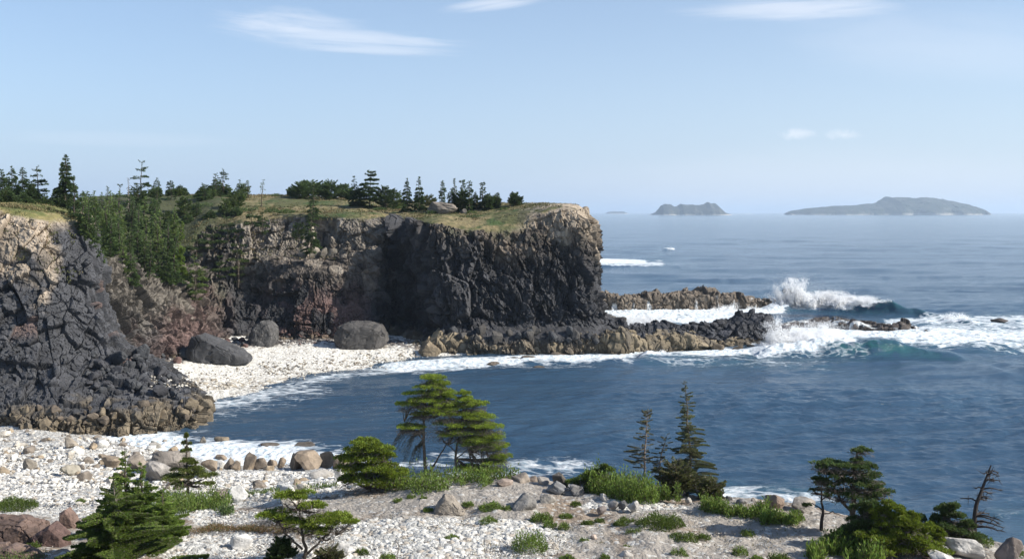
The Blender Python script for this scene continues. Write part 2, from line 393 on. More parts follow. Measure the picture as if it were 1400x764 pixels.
def make_left():
    nu, nv = 950, 620
    G = loft(LEFT, nu, nv, foot=True, uw=[.1, .5, 1, 1, 1.1, 1.2, 1, .7, .3], vw=[1, 1, 1, 1, 1, .7, .35, .06])
    Nn = blur(grid_normals(G), 8); Nn /= np.linalg.norm(Nn, axis=2, keepdims=True) + 1e-9
    P = G.reshape(-1, 3); Nv = Nn.reshape(-1, 3)
    if np.mean(Nv[:, 1]) > 0: Nv = -Nv
    px, py = to_px(P); z = P[:, 2]; up = np.abs(Nv[:, 2]); face = 1 - sstep(.7, .9, up)
    face = np.where(z < 10, 1.0, face)
    warp = np.stack([fbm(P * .12, 3, 105), fbm(P * .12, 3, 109), fbm(P * .12, 3, 115)], 1)
    Pw = P + warp * .5
    dA, RA, eA = cells(Pw, 5.0, 500, .03, (1, 1, 1.3))
    dB, RB, eB = cells(Pw, 2.3, 600, .045, (1, 1, 1.15), .8, .6, .75, .2)
    dC, RC, eC = cells(P, 0.7, 700, .07, (1, 1, 1.1), .9, .4, 1.1)
    rub = 1 - sstep(6, 12, z + warp[:, 0] * 5)
    dE, RE, eE = cells(P, .33, 750, .12)
    d = (dA * 1.3 + dB * 1.55 + dC * (.32 + .3 * rub) + dE * .15) * (1 - .4 * sstep(.4, .85, up))
    soft = fbm(P * .25, 4, 161) * .5 + fbm(P * 1.5, 3, 171) * .15
    P2 = P + Nv * (d * face + soft * (1 - face))[:, None]
    n1 = fbm(P * .15, 4, 181); n2 = fbm(P * .6, 3, 191); cr = RB[:, 1]; cc = RC[:, 2]
    c = np.array([.052, .053, .058]) * np.ones((len(P), 1))
    tan = np.array([.285, .235, .18])
    edge = 375 + (px - 0) * .35 + n1 * 45 + (cr - .5) * 50          # image row under which the face turns dark
    t = (1 - sstep(-14, 14, py - edge)) * (1 - sstep(66, 84, px + n1 * 26 + (cr - .5) * 14) * sstep(300, 325, py + n1 * 20))
    c = mixc(c, tan * (.7 + .5 * cr)[:, None], t)
    c = mixc(c, np.array([.15, .105, .09]), (cr > .95) * .7 * sstep(380, 390, py) * (1 - sstep(450, 470, py)))
    c = c * (.62 + .5 * cc + .3 * RA[:, 1] + n2 * .4)[:, None]
    c = mixc(c, np.array([.17, .138, .095]) * (.5 + .7 * cc)[:, None], (1 - sstep(1.9, 3.3, z + n2 * 1.5 + (cr - .5) * 1.5)) * .9)
    g = mixc(np.array([.10, .11, .035]) * np.ones((len(P), 1)), np.array([.22, .18, .08]), sstep(-.2, .25, fbm(P * .3, 4, 155)))
    c = mixc(c, g, (1 - face) * sstep(18, 20, z)); c = np.clip(c, .008, .6)
    o = mesh_obj('near_cliff', P2, grid_faces(nu, nv), M_ROCK, col=c)
    tag(o, 'blocky cliff at the left edge, tan above and dark grey below', None, None, 'structure')

# ------------------------------------------------------------------ ground: beach, cove, foreground bluff
def yz(px, pts): return [((px - CX) / F * Y if Y > 35 else (px - CX) / F * 35, Y, z) for (Y, z) in pts]
def zz_(py, Y): return CH - (py - HY) / F * Y
def gcol(px, rows, back): return yz(px, [(-30, 19), (15, 14.2)] + [(Y, zz_(py, Y)) for py, Y in rows] + back)
GRD = [
 gcol(-500, [(764, 43), (735, 52), (700, 64), (665, 78), (630, 92), (600, 106)], [(118, 2.2), (130, 2.0), (150, 2)]),
 gcol(0, [(764, 43), (728, 53), (695, 66), (662, 80), (625, 95), (594, 110)], [(116, 1.5), (128, 1.5), (150, 2)]),
 gcol(80, [(764, 43), (726, 53), (695, 65), (664, 78), (630, 92), (598, 107)], [(114, 0.8), (124, .9), (150, 2)]),
 gcol(160, [(764, 43), (720, 53), (695, 62), (668, 76), (640, 89), (612, 103)], [(112, .1), (124, -.8), (140, -2)]),
 gcol(240, [(764, 43), (712, 53), (692, 61), (670, 73), (650, 86), (628, 99)], [(108, -.1), (122, -1), (140, -2)]),
 gcol(320, [(764, 43), (704, 53), (686, 59), (672, 70), (658, 83), (644, 94)], [(105, -.2), (118, -1.4), (140, -2)]),
 gcol(400, [(764, 42), (700, 51), (680, 55), (668, 64), (658, 80), (645, 93)], [(104, -.2), (115, -1.4), (140, -2)]),
 gcol(450, [(764, 42), (700, 50), (678, 54), (664, 60), (656, 76), (646, 91)], [(103, -.4), (112, -1.4), (140, -2)]),
 gcol(500, [(764, 42), (700, 49.5), (676, 53), (660, 57), (668, 66), (662, 84)], [(98, -.5), (108, -1.4), (140, -2)]),
 gcol(600, [(764, 42), (705, 48), (672, 52), (654, 56), (672, 63), (680, 80)], [(92, -.8), (105, -1.4), (140, -2)]),
 gcol(700, [(764, 42), (705, 48), (675, 51.5), (655, 55.5), (680, 61), (700, 76)], [(88, -.8), (105, -1.4), (140, -2)]),
 gcol(790, [(764, 42), (715, 47), (685, 50.5), (664, 54), (690, 59), (710, 74)], [(86, -.8), (105, -1.4), (140, -2)]),
 gcol(900, [(764, 42), (720, 46), (694, 49.5), (675, 53), (700, 58), (720, 72)], [(84, -.8), (105, -1.4), (140, -2)]),
 gcol(1000, [(764, 42), (722, 46), (700, 48.5), (682, 52), (710, 57), (730, 70)], [(82, -.8), (105, -1.4), (140, -2)]),
 gcol(1100, [(764, 42), (728, 45.5), (710, 47.5), (692, 50.5), (720, 55), (740, 68)], [(80, -.8), (105, -1.4), (140, -2)]),
 gcol(1200, [(764, 42), (736, 45), (722, 46.5), (710, 48.5), (735, 53), (755, 66)], [(78, -.8), (105, -1.4), (140, -2)]),
 gcol(1300, [(775, 41), (750, 44), (738, 45.5), (728, 47.5), (750, 52), (770, 64)], [(76, -.8), (105, -1.4), (140, -2)]),
 gcol(1400, [(785, 41), (765, 43), (755, 44.5), (747, 46.5), (770, 51), (790, 62)], [(75, -.8), (105, -1.4), (140, -2)]),
 gcol(1800, [(830, 41), (815, 43), (805, 44.5), (797, 46.5), (820, 51), (840, 62)], [(75, -.8), (105, -1.4), (140, -2)]),
]

def ground_col(P, px, py, Nz):
    z = P[:, 2]
    n1 = fbm(P * .35, 4, 211); n2 = fbm(P * 1.6, 4, 221); n3 = fbm(P * np.array([.12, .3, 1]), 3, 231)
    f1, e, dl, R = voro(P * np.array([3.5, 3.5, 3.5]), 240)
    f1b, eb, dlb, Rb = voro(P * 5.5, 250)
    white = np.array([.60, .585, .545]); grey = np.array([.30, .272, .238]); soil = np.array([.235, .187, .143])
    stone = white * (.62 + .45 * R[:, 1])[:, None]
    stone = mixc(stone, np.array([.40, .35, .29]), (R[:, 2] > .86) * .9)
    bare = mixc(grey * np.ones((len(P), 1)), soil, sstep(.0, .3, n1))
    bare = mixc(bare, white * .8, ((Rb[:, 1] > .86) & (fbm(P * .5, 2, 270) > -.25)) * .8)
    # where white shingle shows on the bluff
    def el(cx, cy, rx, ry): return 1 - sstep(.6, 1.25, np.sqrt(((px - cx) / rx) ** 2 + ((py - cy) / ry) ** 2) + n2 * .35 + n1 * .4)
    w = np.zeros(len(P))
    for e_ in ((600, 735, 190, 32), (330, 750, 120, 26), (60, 650, 360, 42), (240, 660, 260, 36), (380, 662, 130, 20), (300, 706, 80, 10), (130, 690, 120, 15), (860, 690, 90, 7),
               (480, 765, 300, 22), (720, 745, 60, 16), (30, 610, 300, 60)):
        w = np.maximum(w, el(*e_))
    w = np.maximum(w, 1 - sstep(6.3, 7.8, z + n1 * 1.5))
    w = np.clip(w + .3 * n2 * (w > .02), 0, 1)
    c = mixc(bare, stone, sstep(.3, .6, w))
    s = 1 - sstep(.5, 1.4, z + n2)               # wet near the water
    c = mixc(c, c * .75, s)
    return c, w, e, R, eb, Rb

def make_ground():
    nu, nv = 1500, 900
    N = np.array(GRD, float)
    A = pchip(np.array([-500, 0, 80, 160, 240, 320, 400, 450, 500, 600, 700, 790, 900, 1000, 1100, 1200, 1300, 1400, 1800], float), N, np.linspace(-160, 1560, nu))
    rows = np.array([0., 1, 2, 3, 4, 5, 6, 7, 8, 9, 10])
    v = np.interp(np.linspace(0, 1, nv), [0, .015, .04, .26, .42, .56, .70, .84, .93, .97, 1], rows)
    G = np.swapaxes(pchip(rows, np.swapaxes(A, 0, 1), v), 0, 1)
    P = G.reshape(-1, 3).copy()
    px, py = to_px(np.where(P[:, 1:2] < 5, [[0, 5, 0]], P))
    c, w, e, R, eb, Rb = ground_col(P, px, py, None)
    n1 = fbm(P * .35, 4, 301); n2 = fbm(P * 1.3, 4, 311)
    far = sstep(60, 75, P[:, 1])
    P[:, 2] += n1 * .35 + n2 * .12
    dome = np.sqrt(np.clip(e, 0, 1)) * .10 * (.4 + R[:, 0]); domeb = np.sqrt(np.clip(eb, 0, 1)) * .05 * (.4 + Rb[:, 0])
    P[:, 2] += (dome - .05) * sstep(.3, .6, w) + domeb * .8
    dk = (1 - sstep(0, .10, e)) * .35 * sstep(.3, .6, w)
    c = mixc(c, np.array([.16, .14, .11]), dk)
    o = mesh_obj('ground', P, grid_faces(nu, nv)[:, ::-1], M_GROUND, col=np.clip(c, .01, .75))
    tag(o, 'white shingle beach and dusty stony bluff in the foreground', None, None, 'structure')
    return P

# cove beach behind the water: plan strip from shoreline to the cliff
COVE = [  # rows: under water, shoreline, berm, back, under the cliff
 [(60, 605, 108), (110, 580, 118), (110, 540, 134), (110, 520, 142), (110, 500, 152)],
 [(200, 600, 112), (205, 575, 122), (195, 535, 137), (170, 510, 147), (160, 490, 156)],
 [(262, 590, 115), (255, 562, 128), (245, 528, 141), (225, 500, 153), (215, 480, 163)],
 [(310, 570, 123), (300, 549, 135), (290, 524, 144), (265, 490, 163), (255, 468, 175)],
 [(360, 560, 127), (350, 536, 142), (340, 515, 152), (320, 480, 172), (315, 460, 184)],
 [(415, 545, 135), (400, 522, 150), (392, 506, 158), (375, 474, 178), (370, 458, 190)],
 [(470, 532, 142), (455, 511, 157.5), (448, 500, 163), (435, 470, 181), (430, 455, 194)],
 [(530, 520, 149), (520, 500, 166.5), (512, 492, 170), (500, 469, 183), (495, 455, 196)],
 [(590, 512, 154), (580, 492, 173), (575, 487, 175), (570, 474, 180), (565, 460, 190)],
 [(660, 508, 156), (650, 489, 175.5), (645, 487, 176), (645, 480, 178), (640, 465, 186)],
]
def cove_grid(nu, nv):
    net = [[W3(*p) for p in c] for c in COVE]
    for c in net: c[0] = (c[0][0], c[0][1], -1.6)
    for c in net: c[1] = (c[1][0], c[1][1], 0.0)
    return loft(net, nu, nv, True)
def make_cove():
    nu, nv = 700, 260
    G = cove_grid(nu, nv); P = G.reshape(-1, 3).copy(); px, py = to_px(P)
    n2 = fbm(P * 1.1, 4, 411); n1 = fbm(P * .25, 4, 401)
    f1, e, dl, R = voro(P * 1.7, 440)
    c = np.array([.64, .62, .57]) * (.85 + .2 * R[:, 1])[:, None]
    # wrack and wet stones
    def line(pts, wd):
        d = np.full(len(P), 1e9)
        for (x0, y0), (x1, y1) in zip(pts[:-1], pts[1:]):
            vx, vy = x1 - x0, y1 - y0; t = np.clip(((px - x0) * vx + (py - y0) * vy) / (vx * vx + vy * vy), 0, 1)
            d = np.minimum(d, np.hypot(px - x0 - t * vx, (py - y0 - t * vy)))
        return 1 - sstep(.3, 1, d / wd + n2 * .5)
    wr = line([(210, 520), (300, 528), (370, 526), (450, 512)], 9)
    c = mixc(c, np.array([.27, .22, .15]) * (.5 + R[:, 2])[:, None], wr * (R[:, 0] > .55) * .7)
    bk = line([(180, 492), (240, 492), (330, 470), (440, 463), (560, 470), (600, 480)], 10)
    c = mixc(c, np.array([.10, .09, .085]) * (.5 + R[:, 2])[:, None], bk * (R[:, 0] > .3))
    c = mixc(c, np.array([.25, .21, .17]), (R[:, 0] > .93) * .8)
    c = mixc(c, c * .8, 1 - sstep(.2, .7, P[:, 2] + n2 * .5))
    P[:, 2] += n1 * .3 + np.sqrt(np.clip(e, 0, 1)) * .16 * (.3 + R[:, 1]) + bk * R[:, 0] * .25 - .1
    o = mesh_obj('beach', P, grid_faces(nu, nv)[:, ::-1], M_GROUND, col=np.clip(c, .01, .75))
    tag(o, 'white shingle beach curving round the cove below the cliff', None, None, 'structure')

# ------------------------------------------------------------------ rock shelves in the sea
def shelf(name, label, net, nu, nv, colf, amp=1.0, seed=800, topamp=.3, vary=1.0):
    G = loft(net, nu, nv, True)
    Nn = blur(grid_normals(G), 4); Nn /= np.linalg.norm(Nn, axis=2, keepdims=True) + 1e-9
    P = G.reshape(-1, 3); Nv = Nn.reshape(-1, 3)
    flip = -1 if np.mean(Nv[:, 2]) < 0 else 1
    Nv = Nv * flip
    warp = np.stack([fbm(P * .2, 3, seed), fbm(P * .2, 3, seed + 3), fbm(P * .2, 3, seed + 6)], 1)
    dB, RB, eB = cells(P + warp, 2.4, seed + 10, .12, (1, 1, 1))
    dC, RC, eC = cells(P + warp, .9, seed + 20, .14)
    d = (dB * 1.5 + dC * .6 + fbm(P * .15, 3, seed + 40) * 1.4) * amp
    P2 = P + Nv * d[:, None] * np.where(np.abs(Nv[:, 2]) > .7, topamp + .7, 1)[:, None]
    g_ = fbm(np.stack([P[:, 0] * .11, P[:, 0] * 0, P[:, 0] * 0], 1), 3, seed + 60)
    P2[:, 2] = np.where(P2[:, 2] > 0, P2[:, 2] * np.clip(.95 + vary * g_, .35, 1.35), P2[:, 2])
    c = colf(P, RB, RC)
    o = mesh_obj(name, P2, grid_faces(nu, nv), M_ROCK, col=np.clip(c, .008, .6))
    return tag(o, label, None, None, 'structure')

def shelf_net(cols, drop=2.5, back=8):
    """cols: (px, front water row, top z, depth)"""
    net = []
    for px, py, zt, dep in cols:
        Y = CH * F / (py - HY); x = (px - CX) / F
        net.append([(x * (Y - 1.5), Y - 1.5, -drop), (x * Y, Y, 0), (x * (Y + .6), Y + .6, zt * .85), (x * (Y + dep * .3), Y + dep * .3, zt),
                    (x * (Y + dep * .7), Y + dep * .7, zt * .95), (x * (Y + dep), Y + dep, zt * .5), (x * (Y + dep + 2), Y + dep + 2, -drop)])
    return net

def make_shelves():
    br = np.array([.19, .155, .105])
    def cbrown(P, RB, RC):
        c = br * (.5 + .6 * RB[:, 1] + .4 * RC[:, 2])[:, None]
        n = fbm(P * .3, 3, 818)
        c = mixc(c, np.array([.06, .055, .05]), sstep(.0, .3, n) * .6)
        c = mixc(c, c * .45, 1 - sstep(.2, .9, P[:, 2] + n))
        return mixc(c, np.array([.07, .07, .07]), sstep(2.6, 3.4, P[:, 2] + n) * .7)
    def cblack(P, RB, RC): return np.array([.045, .046, .052]) * (.5 + .8 * RB[:, 1] + .4 * RC[:, 2])[:, None]
    net = shelf_net([(560, 482, 1.4, 5), (590, 486, 2.0, 6), (620, 488, 2.4, 6), (680, 488, 2.6, 7), (760, 487, 2.8, 8), (810, 486, 2.9, 9), (850, 487, 2.8, 10),
                     (880, 484, 2.6, 10), (940, 480, 2.6, 12), (1000, 477, 2.4, 13), (1040, 473, 2.2, 13), (1056, 468, 1.0, 8)])
    shelf('rock_shelf', 'low brown rock ledge along the foot of the headland', net, 900, 110, cbrown, .8, 800)
    net = []
    for px, py0, py1, Y in ((815, 470, 436, 186), (845, 466, 440, 187), (880, 462, 441, 189), (920, 460, 437, 190), (960, 459, 432, 191), (1000, 457, 428, 193), (1040, 455, 430, 194), (1066, 454, 440, 195), (1080, 452, 448, 196)):
        z1 = zz_(py1, Y + 3); z0 = zz_(py0, Y - 3); x = (px - CX) / F
        net.append([(x * (Y - 4), Y - 4, min(z0, 1.5)), (x * (Y - 2.5), Y - 2.5, z0 * .8 + z1 * .2), (x * Y, Y, z0 * .3 + z1 * .7), (x * (Y + 2.5), Y + 2.5, z1),
                    (x * (Y + 5), Y + 5, z1 * .8), (x * (Y + 9), Y + 9, .5), (x * (Y + 11), Y + 11, -2)])
    shelf('black_rock_ridge', 'jagged black rock ridge running out from the headland', net, 560, 110, cblack, 1.0, 900, vary=.35)
    # outlying bar behind, with water pouring off it
    def cback(P, RB, RC):
        c = np.array([.14, .115, .09]) * (.5 + .6 * RB[:, 1] + .4 * RC[:, 2])[:, None]
        n = fbm(P * np.array([.9, .9, .12]), 4, 1001)
        return mixc(c, np.array([.6, .62, .63]), sstep(.22, .36, n) * (1 - sstep(2.2, 3.0, P[:, 2])) * .8)
    net = shelf_net([(812, 428, 4.2, 8), (840, 428, 4.4, 8), (880, 427, 4.3, 9), (920, 426, 3.7, 9), (960, 425, 3.3, 9), (1000, 424, 2.9, 9), (1040, 422, 2.6, 8), (1070, 419, 2.6, 8), (1085, 416, 3.1, 7), (1096, 413, 1.0, 5)])
    shelf('outer_rock_bar', 'long rocky bar offshore behind the headland tip', net, 640, 90, cback, .9, 1000)
    def cwet(P, RB, RC):
        c = np.array([.085, .07, .06]) * (.5 + .6 * RB[:, 1] + .4 * RC[:, 2])[:, None]
        n = fbm(P * np.array([.5, .9, .5]), 4, 1101)
        return mixc(c, np.array([.62, .65, .66]), sstep(.18, .34, n) * .85)
    net = shelf_net([(1060, 452, .5, 6), (1090, 450, 1.6, 10), (1130, 452, 2.2, 12), (1165, 455, 2.0, 11), (1195, 457, 1.7, 9), (1225, 459, 1.8, 7), (1248, 458, 1.4, 6), (1262, 457, .3, 3)])
    shelf('wet_rock_reef', 'low wet rock reef washed by foam beyond the green wave', net, 460, 80, cwet, .6, 1100)

# ------------------------------------------------------------------ sea
FOAM = [  # (polyline in picture points on the water plane, half width px, strength)
 ([(120, 596), (170, 612), (260, 626), (360, 630), (470, 638)], 30, 1.35), ([(60, 590), (110, 598), (160, 604)], 16, 1.1), ([(260, 600), (380, 612), (470, 622)], 13, .62),
 ([(205, 590), (300, 596)], 9, .55), ([(260, 573), (330, 562), (400, 548), (440, 536)], 12, .60), ([(270, 562), (340, 545), (420, 524), (470, 514), (560, 503)], 9, .85),
 ([(430, 545), (470, 540)], 5, .55), ([(240, 566), (330, 548), (420, 530)], 14, .7), ([(540, 503), (620, 500), (700, 496), (780, 494), (860, 490)], 8, 1.25), ([(560, 508), (680, 506), (780, 502), (860, 498)], 8, .6),
 ([(870, 486), (940, 486), (1000, 484), (1060, 482)], 8, 1.2), ([(860, 494), (960, 500), (1050, 498), (1130, 500)], 9, .62),
 ([(1050, 468), (1090, 470), (1140, 472)], 16, 1.5), ([(1060, 490), (1120, 488), (1180, 492)], 8, .62),
 ([(1060, 452), (1120, 456), (1180, 462), (1260, 466)], 9, 1.4), ([(1240, 464), (1300, 465), (1400, 463), (1500, 461)], 20, 1.12), ([(1215, 444), (1260, 441), (1320, 439), (1420, 438), (1500, 436)], 6, 1.0),
 ([(1280, 448), (1400, 448), (1500, 446)], 12, .85), ([(1180, 476), (1300, 474), (1420, 476)], 6, .55),
 ([(820, 432), (870, 434), (930, 430), (990, 428), (1060, 424)], 8, 1.5), ([(830, 444), (900, 440), (1000, 436)], 8, 1.3), ([(1060, 418), (1090, 414), (1120, 410)], 10, 1.4),
 ([(800, 361), (850, 360), (900, 362)], 5, 1.1), ([(890, 361), (950, 363)], 3, .6), ([(800, 357), (880, 359)], 3, 1.3), ([(911, 341), (920, 341)], 1.6, 1.4),
 ([(620, 640), (700, 645), (790, 640)], 18, .72), ([(560, 628), (640, 622), (700, 632), (760, 634)], 9, .6), ([(480, 640), (560, 642), (640, 650)], 14, .95),
 ([(990, 680), (1050, 684), (1110, 690)], 20, .78), ([(1100, 690), (1200, 700)], 12, .5), ([(1380, 712), (1420, 720)], 12, .5),
 ([(890, 294), (935, 294), (1000, 293.2), (1028, 292.8)], .8, .9), ([(1085, 292.6), (1200, 292.6), (1345, 292.4)], .7, .7), ([(830, 312), (930, 311)], 1.2, .4), ([(1000, 305), (1400, 304)], 1.0, .3),
]
def make_sea():
    pys = np.concatenate([290 + np.array([.35, .6, .9, 1.2, 1.6, 2, 2.5, 3, 3.6, 4.3, 5, 6, 7, 8, 9, 10, 11.5, 13]), np.arange(304.5, 420, .8), np.arange(420, 500, .32), np.arange(500, 720, .55), np.arange(720, 1000, 8)])
    pxs = np.concatenate([np.linspace(-6000, -420, 40, endpoint=False), np.arange(-420, -60, 6), np.arange(-60, 1460, 1.45), np.arange(1460, 1830, 6), np.linspace(1830, 7000, 40)])
    PX, PY = np.meshgrid(pxs, pys, indexing='ij'); nu, nv = PX.shape
    Y = np.minimum(CH * F / (PY - HY), 70000); X = np.clip((PX - CX) / F * Y, -80000, 80000)
    P = np.stack([X.ravel(), Y.ravel(), np.zeros(X.size)], 1); px, py = PX.ravel(), PY.ravel()
    Yf = P[:, 1]
    cell = Yf * Yf / (CH * F) * .5                   # depth step of the grid in metres
    rng = random.Random(5); h = np.zeros(len(P)); hx = np.zeros(len(P))
    calm = 1 - .65 * (1 - sstep(500, 720, px)) * sstep(480, 505, py) * (1 - sstep(640, 680, py))
    w1 = fbm(P * .02, 3, 1500)
    for i in range(46):
        lam = 1.15 * (1.105 ** i); a = (.0150 if lam > 3.5 else .021) * lam ** .9 * rng.uniform(.6, 1.2)
        if lam > 7: a *= .45
        if lam > 20: a *= .6
        th = math.radians(-90 + rng.gauss(10, 22)); k = 2 * math.pi / lam
        ph = k * (P[:, 0] * math.cos(th) + P[:, 1] * math.sin(th)) + rng.uniform(0, 6.28) + w1 * rng.uniform(2, 6)
        fade = sstep(2.6, 5.5, lam / np.maximum(cell, .05))
        s = np.sin(ph); h += a * fade * (1 - 1.6 * np.abs(s) * .5 + .0)  if i % 3 == 0 else a * fade * s
    h *= calm * (.75 + .5 * fbm(P * .03, 3, 1510))
    n2 = fbm(P * .35, 4, 1520); n3 = fbm(P * np.array([.08, .2, 1]), 3, 1530)
    foam = np.zeros(len(P))
    for pts, wd, st in FOAM:
        x0, x1 = min(p[0] for p in pts) - wd * 4, max(p[0] for p in pts) + wd * 4
        y0, y1 = min(p[1] for p in pts) - wd * 1.7, max(p[1] for p in pts) + wd * 1.7
        idx = np.nonzero((px > x0) & (px < x1) & (py > y0) & (py < y1))[0]; d = np.full(len(idx), 1e9)
        for (a0, b0), (a1, b1) in zip(pts[:-1], pts[1:]):
            vx, vy = a1 - a0, b1 - b0; t = np.clip(((px[idx] - a0) * vx + (py[idx] - b0) * vy) / (vx * vx + vy * vy), 0, 1)
            d = np.minimum(d, np.hypot((px[idx] - a0 - t * vx) * .4, py[idx] - b0 - t * vy))
        f = st * (1 - sstep(.2, 1.5, d / wd + n2[idx] * .5 + n3[idx] * .3))
        foam[idx] = np.maximum(foam[idx], f)
    # shaped breakers: crest line, height, front width
    green = np.zeros(len(P))
    def breaker(pts, hts, wf, wb, whit, gfac):
        nonlocal h, foam, green
        A = np.array([W3(p[0], p[1], CH * F / (p[1] - HY))[:2] for p in pts])
        x = P[:, 0]; yc = np.interp(x, A[:, 0], A[:, 1]); hh = np.interp(x, A[:, 0], hts, left=0, right=0)
        xt = np.linspace(A[0, 0] - 5, A[-1, 0] + 5, 900); T = np.stack([xt, xt * 0, xt * 0], 1)
        yc = yc + np.interp(x, xt, fbm(T * .12, 3, 1600)) * 1.6
        hh = hh * (1 + .45 * np.interp(x, xt, fbm(T * .35, 3, 1610)))
        d = P[:, 1] - yc
        prof = np.where(d < 0, np.exp(-(d / wf) ** 2), np.exp(-(d / wb) ** 2))
        h = h * (1 - .6 * prof) + hh * prof * (1 + .12 * n2)
        wv = np.interp(x, A[:, 0], whit, left=0, right=0)
        foam = np.maximum(foam, wv * np.where(d < 0, np.exp(-(d / (wf * 1.3)) ** 2), np.exp(-(d / (wb * .3)) ** 2)))
        gv = np.interp(x, A[:, 0], gfac, left=0, right=0)
        green = np.maximum(green, gv * np.exp(-((d + wf * .5) / (wf * .9)) ** 2))
    breaker([(1045, 424), (1075, 422), (1120, 424), (1150, 426), (1175, 428), (1200, 430), (1250, 434), (1300, 438)], [0, 2.2, 3.3, 3.9, 4.0, 3.6, 2.2, 0], 3.8, 8, [1.4, 1.5, 1.5, 1.2, .5, .15, .1, .7], [0, 0, .2, .7, .9, .8, .5, .2])
    breaker([(1030, 488), (1060, 487), (1110, 486), (1160, 487), (1210, 488), (1260, 490), (1330, 494), (1420, 498)], [0, 2.0, 2.9, 2.8, 2.6, 1.8, .9, 0], 2.9, 5, [1.5, 1.5, 1.3, .62, .35, .4, .1, 0], [0, 0, .4, 1, 1, .6, .2, 0])
    breaker([(868, 494), (885, 492), (930, 492), (1000, 494), (1060, 496)], [0, 1.3, .9, .5, 0], 1.8, 4, [1.2, 1.3, .9, .7, .8], [0, .3, .4, .3, .2])
    breaker([(1230, 448), (1280, 444), (1310, 445), (1370, 448), (1440, 449)], [0, 1.0, 1.2, .5, 0], 2.5, 4, [.8, 1.1, 1.2, .9, .6], [0, 0, 0, 0, 0])
    breaker([(790, 366), (820, 365), (880, 365), (930, 366), (960, 366)], [0, 1.6, 1.1, .5, 0], 4, 9, [1.2, 1.3, 1.1, .6, .2], [0, 0, 0, 0, 0])
    breaker([(900, 343), (908, 343), (916, 343), (925, 343)], [0, 1.3, 1.3, 0], 4, 6, [1, 1.4, 1.2, 0], [0, 0, 0, 0])
    for pts, hh in (([(1150, 520), (1250, 517), (1400, 514), (1600, 512)], .5), ([(900, 535), (1050, 530), (1250, 536), (1420, 534)], .3), ([(1140, 505), (1250, 506), (1420, 510), (1600, 515)], .6),
                    ([(820, 415), (1050, 400), (1250, 398), (1500, 402)], .6), ([(700, 380), (1000, 384), (1300, 380), (1600, 383)], .7)):
        breaker(pts, [0] + [hh] * (len(pts) - 2) + [hh * .5], 3.0, 6, [0] * len(pts), [0] * len(pts))
    bs = foam > 1.0; rough = np.zeros(len(P))
    if bs.any(): rough[bs] = np.abs(fbm(P[bs] * 1.1, 5, 1700)) * 1.3 * np.clip(foam[bs] - .95, 0, .6)
    P[:, 2] = h + np.clip(foam, 0, 1) * .12 * n2 + rough
    shal = (1 - sstep(118, 165, Yf + 0 * px)) * 0
    # silver turquoise aerated water near the breakers
    green = np.maximum(green, .45 * np.clip(blur(foam.reshape(nu, nv), 9).ravel(), 0, 1) * sstep(860, 900, px))
    m = bpy.data.materials.new('sea_water'); m.use_nodes = True; t = NT(m.node_tree)
    pos = t.n('ShaderNodeNewGeometry').outputs['Position']
    fo = t.n('ShaderNodeAttribute', attribute_name='foam').outputs['Fac']; gr = t.n('ShaderNodeAttribute', attribute_name='green').outputs['Fac']
    n_a = t.noise(t.mapping(pos, scale=(.55, .95, .6)), 1.0, 8, .68, .8)
    vor = t.n('ShaderNodeTexVoronoi', feature='DISTANCE_TO_EDGE', ins={'Vector': t.n('ShaderNodeVectorMath', operation='ADD', ins={0: t.mapping(pos, scale=(.45, .8, .45)), 1: t.n('ShaderNodeVectorMath', operation='SCALE', ins={0: t.n('ShaderNodeTexNoise', ins={'Vector': pos, 'Scale': .5, 'Detail': 4.0}).outputs['Color'], 3: 1.4}).outputs[0]}).outputs[0], 'Scale': 1.0})
    lace = t.m('SUBTRACT', 1.0, t.m('MULTIPLY', vor.outputs['Distance'], 3.2), clamp=True)
    n_c = t.noise(t.mapping(pos, scale=(.14, .3, .2)), 1.0, 4, .6, .6)
    nn = t.m('ADD', t.m('ADD', t.m('MULTIPLY', n_a, .62), t.m('MULTIPLY', lace, .34)), t.m('MULTIPLY', t.m('SUBTRACT', n_c, .5), 1.1))
    fm = t.m('MULTIPLY', t.m('SUBTRACT', t.m('ADD', fo, nn), 1.14), 2.3, clamp=True)
    fm = t.m('MULTIPLY', fm, t.ramp(fo, .03, .2))
    n_big = t.noise(t.mapping(pos, scale=(.006, .02, 1)), 1.0, 3, .6)
    deep = t.mix(t.ramp(n_big, .35, .7), (.028, .063, .110, 1), (.042, .086, .138, 1))
    wc = t.mix(t.m('MULTIPLY', t.m('MULTIPLY', gr, .75), t.ramp(t.noise(pos, .45, 5, .6), .3, .6)), deep, (.025, .115, .11, 1))
    n_f = t.noise(t.mapping(pos, scale=(1.3, 2.2, 1.3)), 1.0, 5, .7, .5)
    fcol = t.mix(t.ramp(n_f, .35, .6), (.40, .50, .56, 1), (.80, .82, .83, 1))
    col = t.mix(fm, wc, fcol)
    b1 = t.noise(t.mapping(pos, scale=(.55, 1.9, 1)), 1.0, 6, .68, .3)
    b2 = t.noise(t.mapping(pos, scale=(.07, .22, 1), rot=(0, 0, .15)), 1.0, 5, .6, .3)
    hgt = t.m('ADD', t.m('MULTIPLY', t.m('MULTIPLY', n_f, fm), .35), t.m('ADD', t.m('MULTIPLY', b1, .42), t.m('MULTIPLY', b2, .6)))
    bp = t.n('ShaderNodeBump', ins={'Height': hgt, 'Distance': 1.0, 'Strength': .62})
    ro = t.m('ADD', .13, t.m('MULTIPLY', fm, .6))
    b = t.n('ShaderNodeBsdfPrincipled', ins={'Base Color': col, 'Roughness': ro, 'IOR': 1.33, 'Normal': bp.outputs[0], 'Specular IOR Level': .5})
    t.n('ShaderNodeOutputMaterial', ins={'Surface': b.outputs[0]})
